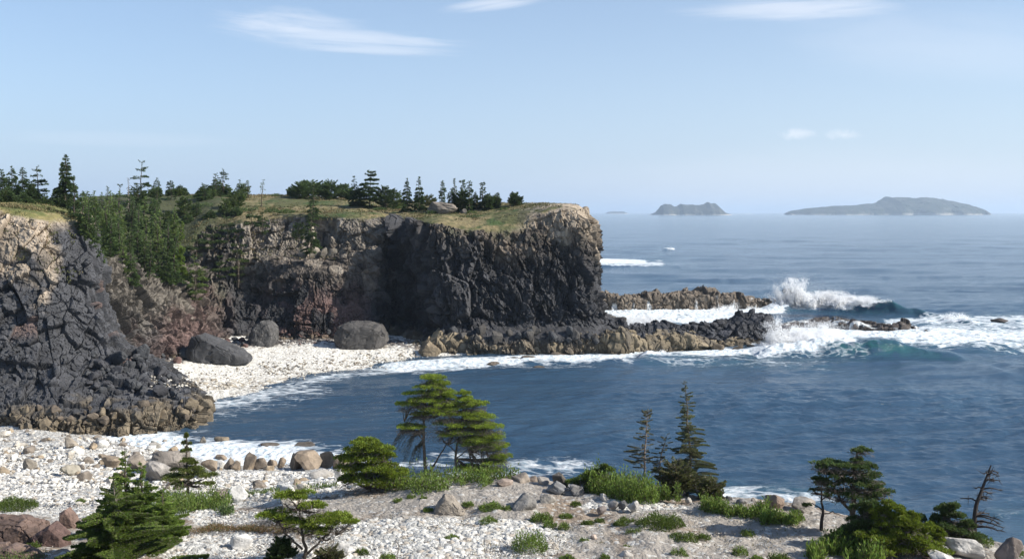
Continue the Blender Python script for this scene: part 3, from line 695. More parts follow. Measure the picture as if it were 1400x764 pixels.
    o = mesh_obj('sea', P, grid_faces(nu, nv), m, attrs={'foam': foam, 'green': np.clip(green, 0, 1)}, smooth=True)
    tag(o, 'blue sea with wind ripples and lines of surf', None, None, 'structure')

# ------------------------------------------------------------------ islands
def island(label, pts, Y, depth, seed, colr):
    """pts: skyline in picture points; built as a ridge with real depth at its distance"""
    pts = np.array(pts, float); n = 220; xs = np.linspace(pts[0, 0], pts[-1, 0], n)
    top = np.interp(xs, pts[:, 0], pts[:, 1]); nv = 60
    V = np.empty((n, nv, 3)); v = np.linspace(0, 1, nv)
    X = (xs - CX) / F * Y; Z = CH - (top - HY) / F * Y
    prof = np.sin(np.pi * v) ** .6
    V[:, :, 0] = X[:, None]; V[:, :, 1] = Y + (v[None, :] - .5) * depth * np.clip(Z / Z.max(), .15, 1)[:, None] ** .5
    V[:, :, 2] = -4 + (Z + 4)[:, None] * prof[None, :]
    P = V.reshape(-1, 3); nz = fbm(P * .006, 5, seed); nz2 = fbm(P * .03, 3, seed + 9)
    P[:, 2] += (nz * .22 + nz2 * .10) * np.clip(P[:, 2], 0, None); P[:, 1] += nz * depth * .15
    c = mixc(np.array(colr) * np.ones((len(P), 1)), np.array([.09, .085, .075]), sstep(.0, .3, nz2) * .6)
    c = mixc(c, np.array([.45, .42, .38]), 1 - sstep(3, 9, P[:, 2]))
    o = mesh_obj('island', P, grid_faces(n, nv), M_ISLE, col=np.clip(c, .01, .6), smooth=False)
    tag(o, label, 'island', None, 'structure')

def make_islands():
    island('low flat islet, faintest and leftmost on the horizon', [(828, 292), (831, 290), (838, 289), (852, 289), (857, 291), (859, 292)], 14500, 300, 31, [.04, .05, .045])
    island('craggy island with a knobbly top right of the headland', [(890, 293), (897, 290), (904, 281), (910, 279.5), (916, 280), (922, 283), (926, 282.5), (931, 279), (945, 279.5), (955, 280), (962, 279), (967, 276.5), (972, 279), (978, 278.5), (984, 284), (990, 290), (998, 293)], 8500, 420, 41, [.035, .042, .036])
    island('long wooded island with a broad hump on the horizon', [(1078, 292), (1085, 289), (1110, 285), (1140, 282), (1170, 281), (1195, 279), (1208, 275), (1216, 271), (1224, 272), (1245, 270), (1262, 270), (1290, 274), (1318, 279), (1332, 284), (1340, 289), (1345, 291)], 9300, 900, 51, [.032, .042, .030])

# ------------------------------------------------------------------ terrain lookup
def make_bvh():
    vs, fs, off = [], [], 0
    for G in (loft(HEAD, 240, 130, foot=True), loft(LEFT, 160, 120, foot=True), cove_grid(90, 40), None):
        if G is None:
            N = np.array(GRD, float)
            A = pchip(np.array([-500, 0, 80, 160, 240, 320, 400, 450, 500, 600, 700, 790, 900, 1000, 1100, 1200, 1300, 1400, 1800], float), N, np.linspace(-160, 1560, 260))
            rows = np.arange(11.); v = np.interp(np.linspace(0, 1, 160), [0, .015, .04, .26, .42, .56, .70, .84, .93, .97, 1], rows)
            G = np.swapaxes(pchip(rows, np.swapaxes(A, 0, 1), v), 0, 1)
            Pn = G.reshape(-1, 3); Pn[:, 2] += fbm(Pn * .35, 4, 301) * .35
        nu, nv = G.shape[:2]; vs.append(G.reshape(-1, 3)); fs.append(grid_faces(nu, nv) + off); off += nu * nv
    V = np.concatenate(vs); Fc = np.concatenate(fs)
    return BVHTree.FromPolygons(V.tolist(), Fc.tolist())
BVH = None
def pick(px, py):
    """where the view ray through a picture point meets the land (or the water)"""
    d = Vector(((px - CX) / F, 1.0, -(py - HY) / F)).normalized()
    hit = BVH.ray_cast(Vector((0, 0, CH)), d)[0]
    if hit is None or hit.z < 0:
        if d.z < 0:
            w = Vector((0, 0, CH)) + d * (CH / -d.z)
            if hit is None or (w.y < hit.y): return w
    return hit
def drop(px, Y, z0=60):
    x = (px - CX) / F * Y
    h = BVH.ray_cast(Vector((x, Y, z0)), Vector((0, 0, -1)))[0]
    return h if h is not None else Vector((x, Y, 0))
#PART2
# ------------------------------------------------------------------ vegetation
class Sheet:
    """collects leaf quads (rhombi) as numpy blocks"""
    def __init__(s): s.C, s.D, s.S, s.col = [], [], [], []
    def add(s, C, D, wid, rng, col, flat=.5):
        """C centres, D long axis incl. length, wid width; the blade's plane leans to horizontal by flat"""
        n = len(C); r = rng.normal(size=(n, 3)); r[:, :2] *= (1 - flat)
        S = np.cross(D, r); S = S / (np.linalg.norm(S, axis=1, keepdims=True) + 1e-9) * np.asarray(wid).reshape(-1, 1) * .5
        s.C.append(C); s.D.append(D); s.S.append(S); s.col.append(col)
    def build(s, name, mat, parent=None, origin=None):
        if not s.C: return None
        C, D, S, col = (np.concatenate(a) for a in (s.C, s.D, s.S, s.col)); n = len(C)
        if origin is not None: C = C - np.array(origin)
        V = np.empty((n, 4, 3)); V[:, 0] = C; V[:, 1] = C + D * .5 + S; V[:, 2] = C + D; V[:, 3] = C + D * .5 - S
        return mesh_obj(name, V.reshape(-1, 3), np.arange(n * 4).reshape(n, 4), mat, parent, np.repeat(col, 4, axis=0))

class Tubes:
    def __init__(s): s.V, s.Fc, s.col, s.off = [], [], [], 0
    def add(s, pts, rad, sides=6, col=(.1, .08, .06)):
        pts = np.array(pts, float); n = len(pts); d = np.gradient(pts, axis=0); d /= np.linalg.norm(d, axis=1, keepdims=True) + 1e-9
        ref = np.array([0.3, 1, .1]) if abs(d[0][2]) > .7 else np.array([0, 0, 1.])
        a = np.cross(d, ref); a /= np.linalg.norm(a, axis=1, keepdims=True) + 1e-9; b = np.cross(d, a)
        th = np.linspace(0, 2 * np.pi, sides, endpoint=False); rad = np.asarray(rad, float)
        V = pts[:, None] + (a[:, None] * np.cos(th)[None, :, None] + b[:, None] * np.sin(th)[None, :, None]) * rad[:, None, None]
        i = np.arange(n - 1)[:, None] * sides; j = np.arange(sides)[None]; jn = (j + 1) % sides
        Fc = np.stack([i + j, i + jn, i + sides + jn, i + sides + j], 2).reshape(-1, 4)
        s.V.append(V.reshape(-1, 3)); s.Fc.append(Fc + s.off); s.off += n * sides
        s.col.append(np.tile(col, (n * sides, 1)))
    def build(s, name, mat, parent=None, origin=None):
        V = np.concatenate(s.V)
        if origin is not None: V = V - np.array(origin)
        return mesh_obj(name, V, np.concatenate(s.Fc), mat, parent, np.concatenate(s.col), smooth=True)

BARK = (.085, .068, .052); GREYB = (.16, .14, .12)
DARKG = np.array([.058, .090, .028]); MIDG = np.array([.088, .125, .034]); YELG = np.array([.200, .265, .030]); OLIVE = np.array([.085, .095, .030]); BRIG = np.array([.140, .205, .036])

def leafcol(rng, n, base, v=.25, alt=None, pa=.0):
    c = np.tile(base, (n, 1)) * rng.uniform(1 - v, 1 + v, (n, 1)) * rng.uniform(.92, 1.08, (n, 3))
    if alt is not None: k = rng.random(n) < pa; c[k] = np.asarray(alt) * rng.uniform(.8, 1.2, (k.sum(), 1))
    return c

def conifer(name, base, H, R, seed, label, cat='spruce tree', group=None, kind='cone', leaf=.3, dens=1.0, bare=.08, tint=DARKG, lean=(0, 0),
            trunk_r=None, whorls=None, twig=0.0, parts=True, bias=0.0, barkc=BARK, droopk=1.0, needle=.4):
    rng = np.random.default_rng(seed); t_r = trunk_r or H * .018
    base = np.array(base, float); root = thing(name, base, label, cat, group)
    T = Tubes(); L = Sheet()
    tt = np.linspace(0, 1, 9); bend = rng.normal(0, .012, (9, 2)).cumsum(0) * H
    def tr(t):
        t = np.asarray(t, float)
        return np.stack([base[0] + lean[0] * H * t**1.4 + np.interp(t, tt, bend[:, 0]), base[1] + lean[1] * H * t**1.4 + np.interp(t, tt, bend[:, 1]), base[2] - .15 + H * t], -1)
    T.add(tr(tt), t_r * (1 - tt) ** .8 + .012, 7, barkc)
    prof = {'cone': lambda t: (1 - t) ** .85 + .03, 'column': lambda t: np.where(t > .75, (1 - t) * 3.2, .8) * .9 + .05, 'layer': lambda t: .25 + .9 * np.sin(np.pi * np.clip(t, 0, 1) ** .8) * (1 - t * .5),
            'open': lambda t: (.35 + .65 * (1 - t)) * rng.uniform(.5, 1.2), 'bush': lambda t: np.sqrt(np.clip(1 - t * t, 0, 1)) + .05}[kind]
    nb = int((whorls or 9) * 9 * dens ** .5) if kind != 'bush' else int(60 * dens)
    for b in range(nb):
        t = bare + (1 - bare) * (rng.random() ** (1.25 if kind == 'cone' else 1.0))
        if whorls: t = bare + (1 - bare) * (np.round((t - bare) / (1 - bare) * whorls) + rng.normal(0, .13 if kind == 'layer' else .38)) / whorls
        t = min(max(t, .02), .985)
        az = rng.uniform(0, 2 * np.pi)
        l = R * float(prof(t)) * rng.uniform(.45 if droopk < 1 else .6, 1.15)
        if bias: l *= 1 + bias * math.cos(az)
        if l < leaf * .5: l = leaf * .5
        out = np.array([math.cos(az), math.sin(az), 0]); side = np.array([-out[1], out[0], 0])
        rise = rng.uniform(.05, .3) if kind in ('cone', 'column') else (rng.uniform(.25, .9) if kind == 'bush' else rng.uniform(.0, .25))
        rise += .6 * max(0, t - .8) / .2
        droop = (rng.uniform(.25, .5) if kind in ('cone', 'column') else rng.uniform(.05, .2)) * droopk
        p0 = tr(t)
        def br(s): s = np.asarray(s)[..., None]; return p0 + out * l * s + np.array([0, 0, 1]) * l * (rise * s - droop * s * s)
        if l > leaf * 1.2 and (parts or b % 3 == 0): T.add(br(np.linspace(0, .95, 4)), np.array([.28, .2, .12, .04]) * t_r * (1.1 - t * .7) + .006, 3, barkc)
        n = max(3, int(l * l / (leaf * leaf) * 2.2 * dens + l / leaf * 2.2 * dens))
        s = rng.random(n) ** .6 * (.95 if kind != 'open' else .75) + (.05 if kind != 'open' else .3)
        w = l * (.34 if kind != 'layer' else .42) * (1.08 - s)
        lat = rng.uniform(-1, 1, n) * w
        C = br(s) + side * lat[:, None] + np.array([0, 0, 1]) * (rng.normal(0, leaf * .22, n) - np.abs(lat) * .15)[:, None]
        D = out * rng.uniform(.5, 1, n)[:, None] + side * (np.sign(lat) * rng.uniform(0, .9, n))[:, None] + np.array([0, 0, 1]) * rng.normal(.05 if kind != 'bush' else .4, .28, n)[:, None]
        D = D / np.linalg.norm(D, axis=1, keepdims=True) * leaf * rng.uniform(.6, 1.25, n)[:, None]
        cl = leafcol(rng, n, tint * rng.uniform(.75, 1.25), .22, np.array([.14, .12, .085]), twig)
        L.add(C, D, leaf * needle * rng.uniform(.7, 1.25, n), rng, cl, .1)
    n = int(26 * dens + 10); t = 1 - rng.random(n) ** 1.5 * min(.3, 1.6 / H * .8); C = tr(t) + rng.normal(0, .02 * leaf, (n, 3)); D = rng.normal(0, .55, (n, 3)) + [0, 0, .75]
    L.add(C - [0, 0, leaf * .3], D / np.linalg.norm(D, axis=1, keepdims=True) * leaf * rng.uniform(.5, 1., (n, 1)), np.full(n, leaf * .35), rng, leafcol(rng, n, tint, .2), 0)
    T.build('trunk', M_BARK, root, base); L.build('crown', M_LEAF, root, base)
    return root

def pad_tree(name, base, k, stems, pads, seed, label, cat, group=None, leaf=.13, tint=YELG, barkc=BARK, under=1.0, twigc=(.15, .13, .11), dens=1.0, drape=(), prop=1.0, brush=()):
    """wind-shaped tree; stems and pads given in picture points relative to the base (x right, y up), scaled by k metres a point.
    stems: [(r0, [(x, y, depth), ...])], pads: [(x, y, depth, half width, half height)]"""
    rng = np.random.default_rng(seed); base = np.array(base, float); root = thing(name, base, label, cat, group)
    T, L = Tubes(), Sheet(); B = lambda x, y, d=0: base + np.array([x * k, d * k, y * k])
    nodes = []
    for r0, pts in stems:
        P = np.array([B(*p) for p in pts]); n = max(4, len(P) * 3); q = np.linspace(0, len(P) - 1, n); P = pchip(np.arange(len(P), dtype=float), P, q)
        P[1:-1] += rng.normal(0, .03, P[1:-1].shape); T.add(P, np.linspace(r0, r0 * .25, n), 7, barkc); nodes.extend(P[n // 4:])
    nodes = np.array(nodes)
    for (x, y, d, rx, ry) in pads:
        c = B(x, y, d); a, h = rx * k * 1.08, ry * k * 1.5
        low = nodes[nodes[:, 2] < c[2] + .1]; low = low if len(low) else nodes
        j = low[np.argmin(np.linalg.norm(low - (c - [0, 0, a * .5]), axis=1))]
        for _ in range(5):
            e = c + rng.uniform(-.7, .7, 3) * [a, a * .8, h * .4] - [0, 0, h * .5]
            m = (j + e) / 2 + rng.normal(0, .08 * a, 3) - [0, 0, .1 * a]
            T.add(pchip(np.arange(3.), np.array([j, m, e]), np.linspace(0, 2, 6)), np.linspace(.035, .008, 6) * (1 + a), 4, barkc)
        # sub-clumps that make the pad's outline uneven
        nc = max(5, int(9 * dens * (a / .6) ** .8)); n_each = int(185 * dens * (a * h / .12) ** .7 / nc * 5 * (.13 / leaf) ** 1.4)
        for _ in range(nc):
            u = rng.uniform(0, 2 * np.pi); r = math.sqrt(rng.random()) * .92
            cc = c + np.array([math.cos(u) * a * r, math.sin(u) * a * .85 * r * prop, h * rng.uniform(-.3, .45) * (1.1 - r)])
            cr_ = np.array([a, a, h * 1.0]) * rng.uniform(.24, .42); cr_[2] = max(cr_[2], h * .38)
            n = max(12, n_each); v = rng.normal(size=(n, 3)); v /= np.linalg.norm(v, axis=1, keepdims=True); v[:, 2] = np.where(v[:, 2] < -.2, -v[:, 2] * .7, v[:, 2])
            C = cc + v * cr_ * rng.uniform(.45, 1.05, (n, 1))
            D = v * [1, 1, .8] + [0, 0, .35] + rng.normal(0, .35, (n, 3)); D = D / np.linalg.norm(D, axis=1, keepdims=True) * leaf * rng.uniform(.6, 1.2, (n, 1))
            L.add(C, D, leaf * rng.uniform(.3, .5, n), rng, leafcol(rng, n, tint * rng.uniform(.75, 1.2), .2, OLIVE, .12), .05)
        n = int(130 * under * (a / .6))                 # bare twigs under the pad
        C = c + rng.uniform(-1, 1, (n, 3)) * [a * .9, a * .8, h * .35] - [0, 0, h * .9]
        D = rng.normal(0, 1, (n, 3)) * [1, 1, .45]; D = D / np.linalg.norm(D, axis=1, keepdims=True) * .28 * rng.uniform(.5, 1.3, (n, 1))
        L.add(C, D, np.full(n, .026), rng, leafcol(rng, n, np.array(twigc), .3), 0)
    for (x, y, d, rx, ry, n) in brush:                 # tangle of dead twigs inside the crown
        c = B(x, y, d); v = rng.normal(size=(n, 3)) * .42; C = c + v * [rx * k, rx * k * .7, ry * k]
        D = v * [1, 1, .3] + rng.normal(0, .6, (n, 3)) * [1, 1, .5]; D = D / np.linalg.norm(D, axis=1, keepdims=True) * .34 * rng.uniform(.5, 1.3, (n, 1))
        L.add(C, D, np.full(n, .028), rng, leafcol(rng, n, np.array(twigc), .35, OLIVE * .8, .25), 0)
    for (x0, y0, x1, y1, d) in drape:                  # hanging bare branches with grey-green tufts
        a, b = B(x0, y0, d), B(x1, y1, d)
        for q in range(4):
            e = b + rng.normal(0, .25, 3) * [1, 1, .6]; m = (a + e) / 2 + [0, 0, .25 * np.linalg.norm(e - a)]
            P = pchip(np.arange(3.), np.array([a, m, e]), np.linspace(0, 2, 8)); T.add(P, np.linspace(.04, .008, 8), 4, barkc)
            n = 150; s = rng.random(n) * 7; i = s.astype(int).clip(0, 6); C = P[i] + (P[i + 1] - P[i]) * (s - i)[:, None] + rng.normal(0, .05, (n, 3))
            D = rng.normal(0, .5, (n, 3)) * [1, .6, .5] + [0, 0, -.9]; D = D / np.linalg.norm(D, axis=1, keepdims=True) * leaf * 1.7 * rng.uniform(.5, 1.2, (n, 1))
            L.add(C, D, leaf * .22 * np.ones(n), rng, leafcol(rng, n, np.array([.075, .08, .05]), .35), 0)
    T.build('trunk', M_BARK, root, base); L.build('crown', M_LEAF, root, base)
    return root

def tuft(name, base, w, h, seed, label, cat='shrub', group=None, tint=BRIG, leaf=.11, n=None, flat=False, spiky=.7):
    """low mound of upright leafy shoots"""
    rng = np.random.default_rng(seed); base = np.array(base, float); L = Sheet()
    ns = n or int(np.clip(260 * w * w + 130, 130, 2600)); ns = min(ns, 3200)
    u = rng.uniform(0, 2 * np.pi, ns); r = np.sqrt(rng.random(ns)); hh = h * np.sqrt(np.clip(1 - r * r * .85, 0, 1)) * rng.uniform(.65, 1.1, ns)
    lump = .75 + .35 * np.sin(u * 3 + seed) * r; hh *= lump
    X = base[0] + np.cos(u) * r * w * .5; Y = base[1] + np.sin(u) * r * w * .42
    for lv in range(3):
        f = rng.uniform(.25, 1, ns) if lv else np.ones(ns)
        C = np.stack([X + rng.normal(0, .02, ns), Y + rng.normal(0, .02, ns), base[2] - .04 + hh * f - leaf * .5], 1)
        D = rng.normal(0, 1, (ns, 3)) * [spiky, spiky, .3] + np.stack([np.cos(u) * r * .6, np.sin(u) * r * .6, np.ones(ns)], 1)
        D = D / np.linalg.norm(D, axis=1, keepdims=True) * leaf * rng.uniform(.7, 1.4, (ns, 1))
        L.add(C, D, leaf * rng.uniform(.25, .42, ns), rng, leafcol(rng, ns, tint * rng.uniform(.85, 1.15), .28, OLIVE, .15), 0)
    o = L.build(name, M_LEAF, None, base); o.location = base
    return tag(o, label, cat, group)

def cover(name, label, px0, px1, pyf, hrange, n, seed, tint, leaf=.16, alt=OLIVE, pa=.2, upr=1.0):
    """stretch of ground cover: pyf(px) -> (row top, row bottom) of the ground it grows on"""
    rng = np.random.default_rng(seed); L = Sheet(); C = []; 
    for _ in range(n):
        px = rng.uniform(px0, px1); a, b = pyf(px)
        if b <= a: continue
        h = pick(px, rng.uniform(a, b))
        if h is not None and h.z > .4: C.append(h)
    C = np.array([tuple(c) for c in C]); nz = fbm(C * .9, 3, seed) + .5 * fbm(C * 2.7, 2, seed + 4); qx, qy = to_px(C); ab = np.array([pyf(x) for x in qx]); e = np.abs((qy - ab[:, 0]) / (ab[:, 1] - ab[:, 0]) * 2 - 1) ** 3 * .45 + np.abs((qx - px0) / (px1 - px0) * 2 - 1) ** 6 * .5
    kp = nz > -.22 + e; C = C[kp]; nz = nz[kp]; n = len(C)
    hh = (hrange[0] + (hrange[1] - hrange[0]) * rng.random(n)) * (1 + 1.6 * nz)
    for lv in range(3):
        f = (lv + rng.random(n)) / 3
        D = rng.normal(0, .45, (n, 3)) + [0, 0, upr]; D = D / np.linalg.norm(D, axis=1, keepdims=True) * leaf * rng.uniform(.7, 1.4, (n, 1))
        L.add(C + np.stack([rng.normal(0, .05, n), rng.normal(0, .05, n), hh * f - .04], 1), D, leaf * rng.uniform(.22, .42, n), rng, leafcol(rng, n, tint, .3, alt, pa), 0)
    o = L.build(name, M_LEAF); tag(o, label, None, None, 'stuff'); return o

# ------------------------------------------------------------------ rocks
_ICO = {}
def ico(n):
    if n not in _ICO:
        import bmesh
        bm = bmesh.new(); bmesh.ops.create_icosphere(bm, subdivisions=n, radius=1)
        _ICO[n] = (np.array([v.co[:] for v in bm.verts]), np.array([[v.index for v in f.verts] for f in bm.faces])); bm.free()
    return _ICO[n]

def rock_shape(seed, sub=3, planes=14, rnd=.25, rough=.05):
    rng = np.random.default_rng(seed); V, Fc = ico(sub)
    Nn = rng.normal(size=(planes, 3)); Nn /= np.linalg.norm(Nn, axis=1, keepdims=True); k = rng.uniform(.44, .86, planes)
    dt = V @ Nn.T; r = np.where(dt > .05, k / np.maximum(dt, .05), 9); rr = np.minimum(r.min(1), 1.15)
    r2 = np.sort(r, 1)[:, :2]; rr = rr * (1 - rnd * .25 * np.exp(-(r2[:, 1] - r2[:, 0]) * 8))
    P = V * rr[:, None]; nz = fbm(P * 1.8 + seed * 3.1, 3, seed) ; P = P * (1 + rough * 2.5 * nz)[:, None]
    f1, e, dl, R = voro(P * 2.2 + seed, seed + 7); P = P * (1 - rough * 1.0 * (1 - sstep(0, .15, e)))[:, None]
    c = (.85 + .5 * nz) * (.85 + .3 * R[:, 0])
    return P, Fc, c

def hull_rock(name, at, k, prof, depth, col, seed, label, cat='boulder', rough=.05, cuts=4):
    """boulder from its silhouette (picture points) given real depth, chamfered and weathered"""
    import bmesh
    rng = np.random.default_rng(seed); bm = bmesh.new(); c = np.mean(np.array(prof), 0)
    for x, z in prof:
        for d_, s in ((-.5, .72), (-.32, 1.0), (.32, 1.0), (.5, .8)):
            xx = c[0] + (x - c[0]) * s * rng.uniform(.95, 1.03); z2 = z if z < 3 else c[1] + (z - c[1]) * s * rng.uniform(.95, 1.03)
            bm.verts.new((xx * k, d_ * depth * k * rng.uniform(.9, 1.1), z2 * k - .15))
    r = bmesh.ops.convex_hull(bm, input=bm.verts); bmesh.ops.delete(bm, geom=[v for v in bm.verts if not v.link_faces], context='VERTS')
    for _ in range(cuts): bmesh.ops.subdivide_edges(bm, edges=bm.edges[:], cuts=1, use_grid_fill=True); bmesh.ops.triangulate(bm, faces=bm.faces[:])
    for _ in range(1): bmesh.ops.smooth_vert(bm, verts=bm.verts[:], factor=.5, use_axis_x=True, use_axis_y=True, use_axis_z=True)
    bm.normal_update(); bm.verts.ensure_lookup_table()
    V = np.array([v.co[:] for v in bm.verts]); Nn = np.array([v.normal[:] for v in bm.verts]); Fc = np.array([[v.index for v in f.verts] for f in bm.faces]); bm.free()
    sz = np.ptp(V, axis=0).max(); Q = V / sz * 5 + seed
    f1, e, dl, R = voro(Q * .9, seed, .9, .4); nz = fbm(Q * 1.3, 5, seed + 3)
    V = V + Nn * (nz * rough * .5 - (1 - sstep(0, .05, e)) * rough * .25 + (R[:, 0] - .5) * rough * .5)[:, None] * sz
    o = mesh_obj(name, V, Fc, M_STONE, col=np.clip(np.array(col) * (.9 + .5 * nz + .3 * (R[:, 1] - .5))[:, None], .01, .8)); o.location = at
    return tag(o, label, cat)
def phull(px, py, prof, depth, col, seed, label, **kw):
    g = pick(px, py); s = g.y / F
    return hull_rock(kw.pop('name', 'boulder'), Vector((g.x, g.y + depth * s * .4, max(g.z, 0))), s, prof, depth, col, seed, label, **kw)

def rock(name, at, w, d, h, col, seed, label=None, cat='rock', group=None, rot=0.0, sub=3, sink=.25, planes=14, rnd=.25, rough=.05, tilt=0.0):
    P, Fc, c = rock_shape(seed, sub, planes, rnd, rough)
    ct, st = math.cos(tilt), math.sin(tilt)
    P = P / np.abs(P).max(0) ; P = P * np.array([w / 2, d / 2, h / (2 - 2 * sink * .9) if sink < .9 else h]) 
    P = np.stack([P[:, 0] * ct - P[:, 2] * st, P[:, 1], P[:, 0] * st + P[:, 2] * ct], 1)
    P[:, 2] += h - P[:, 2].max()
    cr_, sr = math.cos(rot), math.sin(rot); P = np.stack([P[:, 0] * cr_ - P[:, 1] * sr, P[:, 0] * sr + P[:, 1] * cr_, P[:, 2]], 1)
    o = mesh_obj(name, P, Fc, M_STONE, col=np.clip(np.array(col) * c[:, None], .01, .8)); o.location = at
    return tag(o, label, cat, group)

WHITE = (.58, .565, .53); TAN = (.34, .27, .19); BROWN = (.17, .13, .095); RED = (.16, .095, .075); BASALT = (.06, .062, .066); GREYR = (.27, .25, .23); LIGHTG = (.42, .39, .35)

def prock(px, py, wpx, hpx, col, seed, label, cat='boulder', group=None, dep=.8, **kw):
    """a rock whose foot is seen at picture point (px, py)"""
    g = pick(px, py); s = g.y / F; w, h = wpx * s, hpx * s
    at = Vector((g.x, g.y + w * dep * .45, max(g.z, -.1) - .02)); dz = (w * dep * .45) / g.y * (CH - at.z)   # keeps the foot on the sight line's ground
    return rock(kw.pop('name', 'boulder'), at, w, w * dep, h + .05, col, seed, label, cat, group, **kw)

def sprinkle(n, region, seed, wr, cols, label, cat, group, name='beach_rock', sub=2, hf=(.45, .75), maxz=None, reuse=10):
    """countable rocks, each a thing of its own; shared meshes. region(rng) -> (px, py)"""
    rng = np.random.default_rng(seed); protos = {}; made = 0; guard = 0
    while made < n and guard < n * 8:
        guard += 1; px, py = region(rng); g = pick(px, py)
        if g is None: continue
        if g.z < -.05: g = Vector((g.x, g.y, 0))
        ci = int(rng.integers(len(cols))); key = (ci, int(rng.integers(reuse)))
        w = wr[0] + (wr[1] - wr[0]) * rng.random() ** 2.2
        if key not in protos:
            o = rock(name, g, 1, rng.uniform(.7, .95), rng.uniform(*hf), cols[ci], seed + key[1] * 31 + ci * 7, sub=sub, planes=11)
            protos[key] = o
        else:
            o = protos[key].copy(); COL.objects.link(o); o.location = g
        o.scale = (w, w, w); o.rotation_euler = (0, 0, rng.uniform(0, 6.28)); o.location.z -= w * .08
        tag(o, label[ci] if isinstance(label, (list, tuple)) else label, cat, group); made += 1

def shingle(n, region, seed, wr, cols, wts, label):
    """loose small stones nobody could count: one object"""
    rng = np.random.default_rng(seed); shp = [rock_shape(seed + i, 1, 9, .2, .02) for i in range(9)]; Vs, Fs, Cs, off = [], [], [], 0
    for _ in range(n):
        px, py = region(rng); g = pick(px, py)
        if g is None or g.z < -.02: continue
        P, Fc, c = shp[int(rng.integers(9))]; w = wr[0] + (wr[1] - wr[0]) * rng.random() ** 2
        w *= g.y / 50 * .5 + .5
        a = rng.uniform(0, 6.28); S = np.array([1, rng.uniform(.6, .9), rng.uniform(.4, .7)]) * w * .5; P = P * S
        P = np.stack([P[:, 0] * math.cos(a) - P[:, 1] * math.sin(a), P[:, 0] * math.sin(a) + P[:, 1] * math.cos(a), P[:, 2]], 1)
        Vs.append(P + [g.x, g.y, g.z + w * .1]); Fs.append(Fc + off); off += len(P)
        k = cols[int(rng.choice(len(cols), p=wts))]; Cs.append(np.tile(np.array(k) * rng.uniform(.8, 1.12), (len(P), 1)))
    o = mesh_obj('shingle', np.concatenate(Vs), np.concatenate(Fs), M_STONE, col=np.clip(np.concatenate(Cs), 0, .8)); tag(o, label, None, None, 'stuff')

def spray(name, label, jets, seed, size=(.04, .15), haze=()):
    """flung water: jets = (px0, px1, base row, Y, rise px, lean px, jets, drops per jet, spread); haze = (px, py, Y, rx, ry, n)"""
    rng = np.random.default_rng(seed); Cs, Ws = [], []
    for px0, px1, py, Y, rise, lean, nj, nd, sp in jets:
        s = Y / F
        for _ in range(nj):
            u = rng.random(); x0 = (px0 + (px1 - px0) * u - CX) * s; env = (np.sin(np.pi * min(max(u, .06), .94)) ** .6)
            up = rise * s * env * rng.uniform(.25, 1.0) ** 1.2; ln = lean * s * rng.normal(1, .8); dy = rng.normal(0, 2.0)
            t = rng.random(nd) ** .85; w = (.12 + sp * t)
            C = np.stack([x0 + ln * t + rng.normal(0, 1, nd) * w, Y + dy + rng.normal(0, 1, nd) * (w + .4), CH - (py - HY) * s + up * (2 * t - t * t) - up * .25 * np.clip(t - .6, 0, 1) * 2 + rng.normal(0, 1, nd) * w * .7], 1)
            Cs.append(C); Ws.append((size[0] + (size[1] - size[0]) * rng.random(nd)) * (1.15 - .75 * t))
    for px, py, Y, rx, ry, n in haze:
        s = Y / F; r = rng.normal(size=(n, 3)) * .5
        Cs.append(np.stack([(px - CX) * s + r[:, 0] * rx * s, Y + r[:, 1] * rx * s * .4, CH - (py - HY) * s + r[:, 2] * ry * s], 1)); Ws.append(np.full(n, size[0] * .9))
    C = np.concatenate(Cs); w = np.concatenate(Ws); C[:, 2] = np.abs(C[:, 2]); n = len(C)
    T = np.array([[1, 1, 1], [1, -1, -1], [-1, 1, -1], [-1, -1, 1]]) / 1.7; A = rng.normal(0, 1, (n, 4, 3)) * .35 + T
    V = C[:, None] + A * w[:, None, None]
    Fc = (np.arange(n)[:, None, None] * 4 + np.array([[0, 1, 2], [0, 3, 1], [0, 2, 3], [1, 3, 2]])[None]).reshape(-1, 3)
    o = mesh_obj(name, V.reshape(-1, 3), Fc, M_SPRAY); tag(o, label, None, None, 'stuff')

def turf(label, n, region, seed, hr, cols):
    """grass tussocks on the cliff tops"""
    rng = np.random.default_rng(seed); C = []
    for _ in range(n):
        px, Y = region(rng); g = drop(px, Y)
        if g.z > 16: C.append((g.x, g.y, g.z))
    C = np.array(C); nz = fbm(C * .25, 3, seed); kp = nz > -.22; C = C[kp]; nz = nz[kp]; L = Sheet(); n = len(C)
    for q in range(5):
        D = rng.normal(0, .5, (n, 3)) + [0, 0, .8]; D = D / np.linalg.norm(D, axis=1, keepdims=True) * (hr * (1 + nz) * rng.uniform(.5, 1.2, n))[:, None]
        col = np.where((nz + rng.normal(0, .12, n) > .1)[:, None], np.array(cols[0]), np.array(cols[1])) * rng.uniform(.7, 1.3, (n, 1))
        L.add(C + rng.normal(0, .18, (n, 3)) * [1, 1, 0] - [0, 0, .05], D, hr * rng.uniform(.25, .5, n), rng, col, 0)
    tag(L.build('grass', M_LEAF), label, None, None, 'stuff')
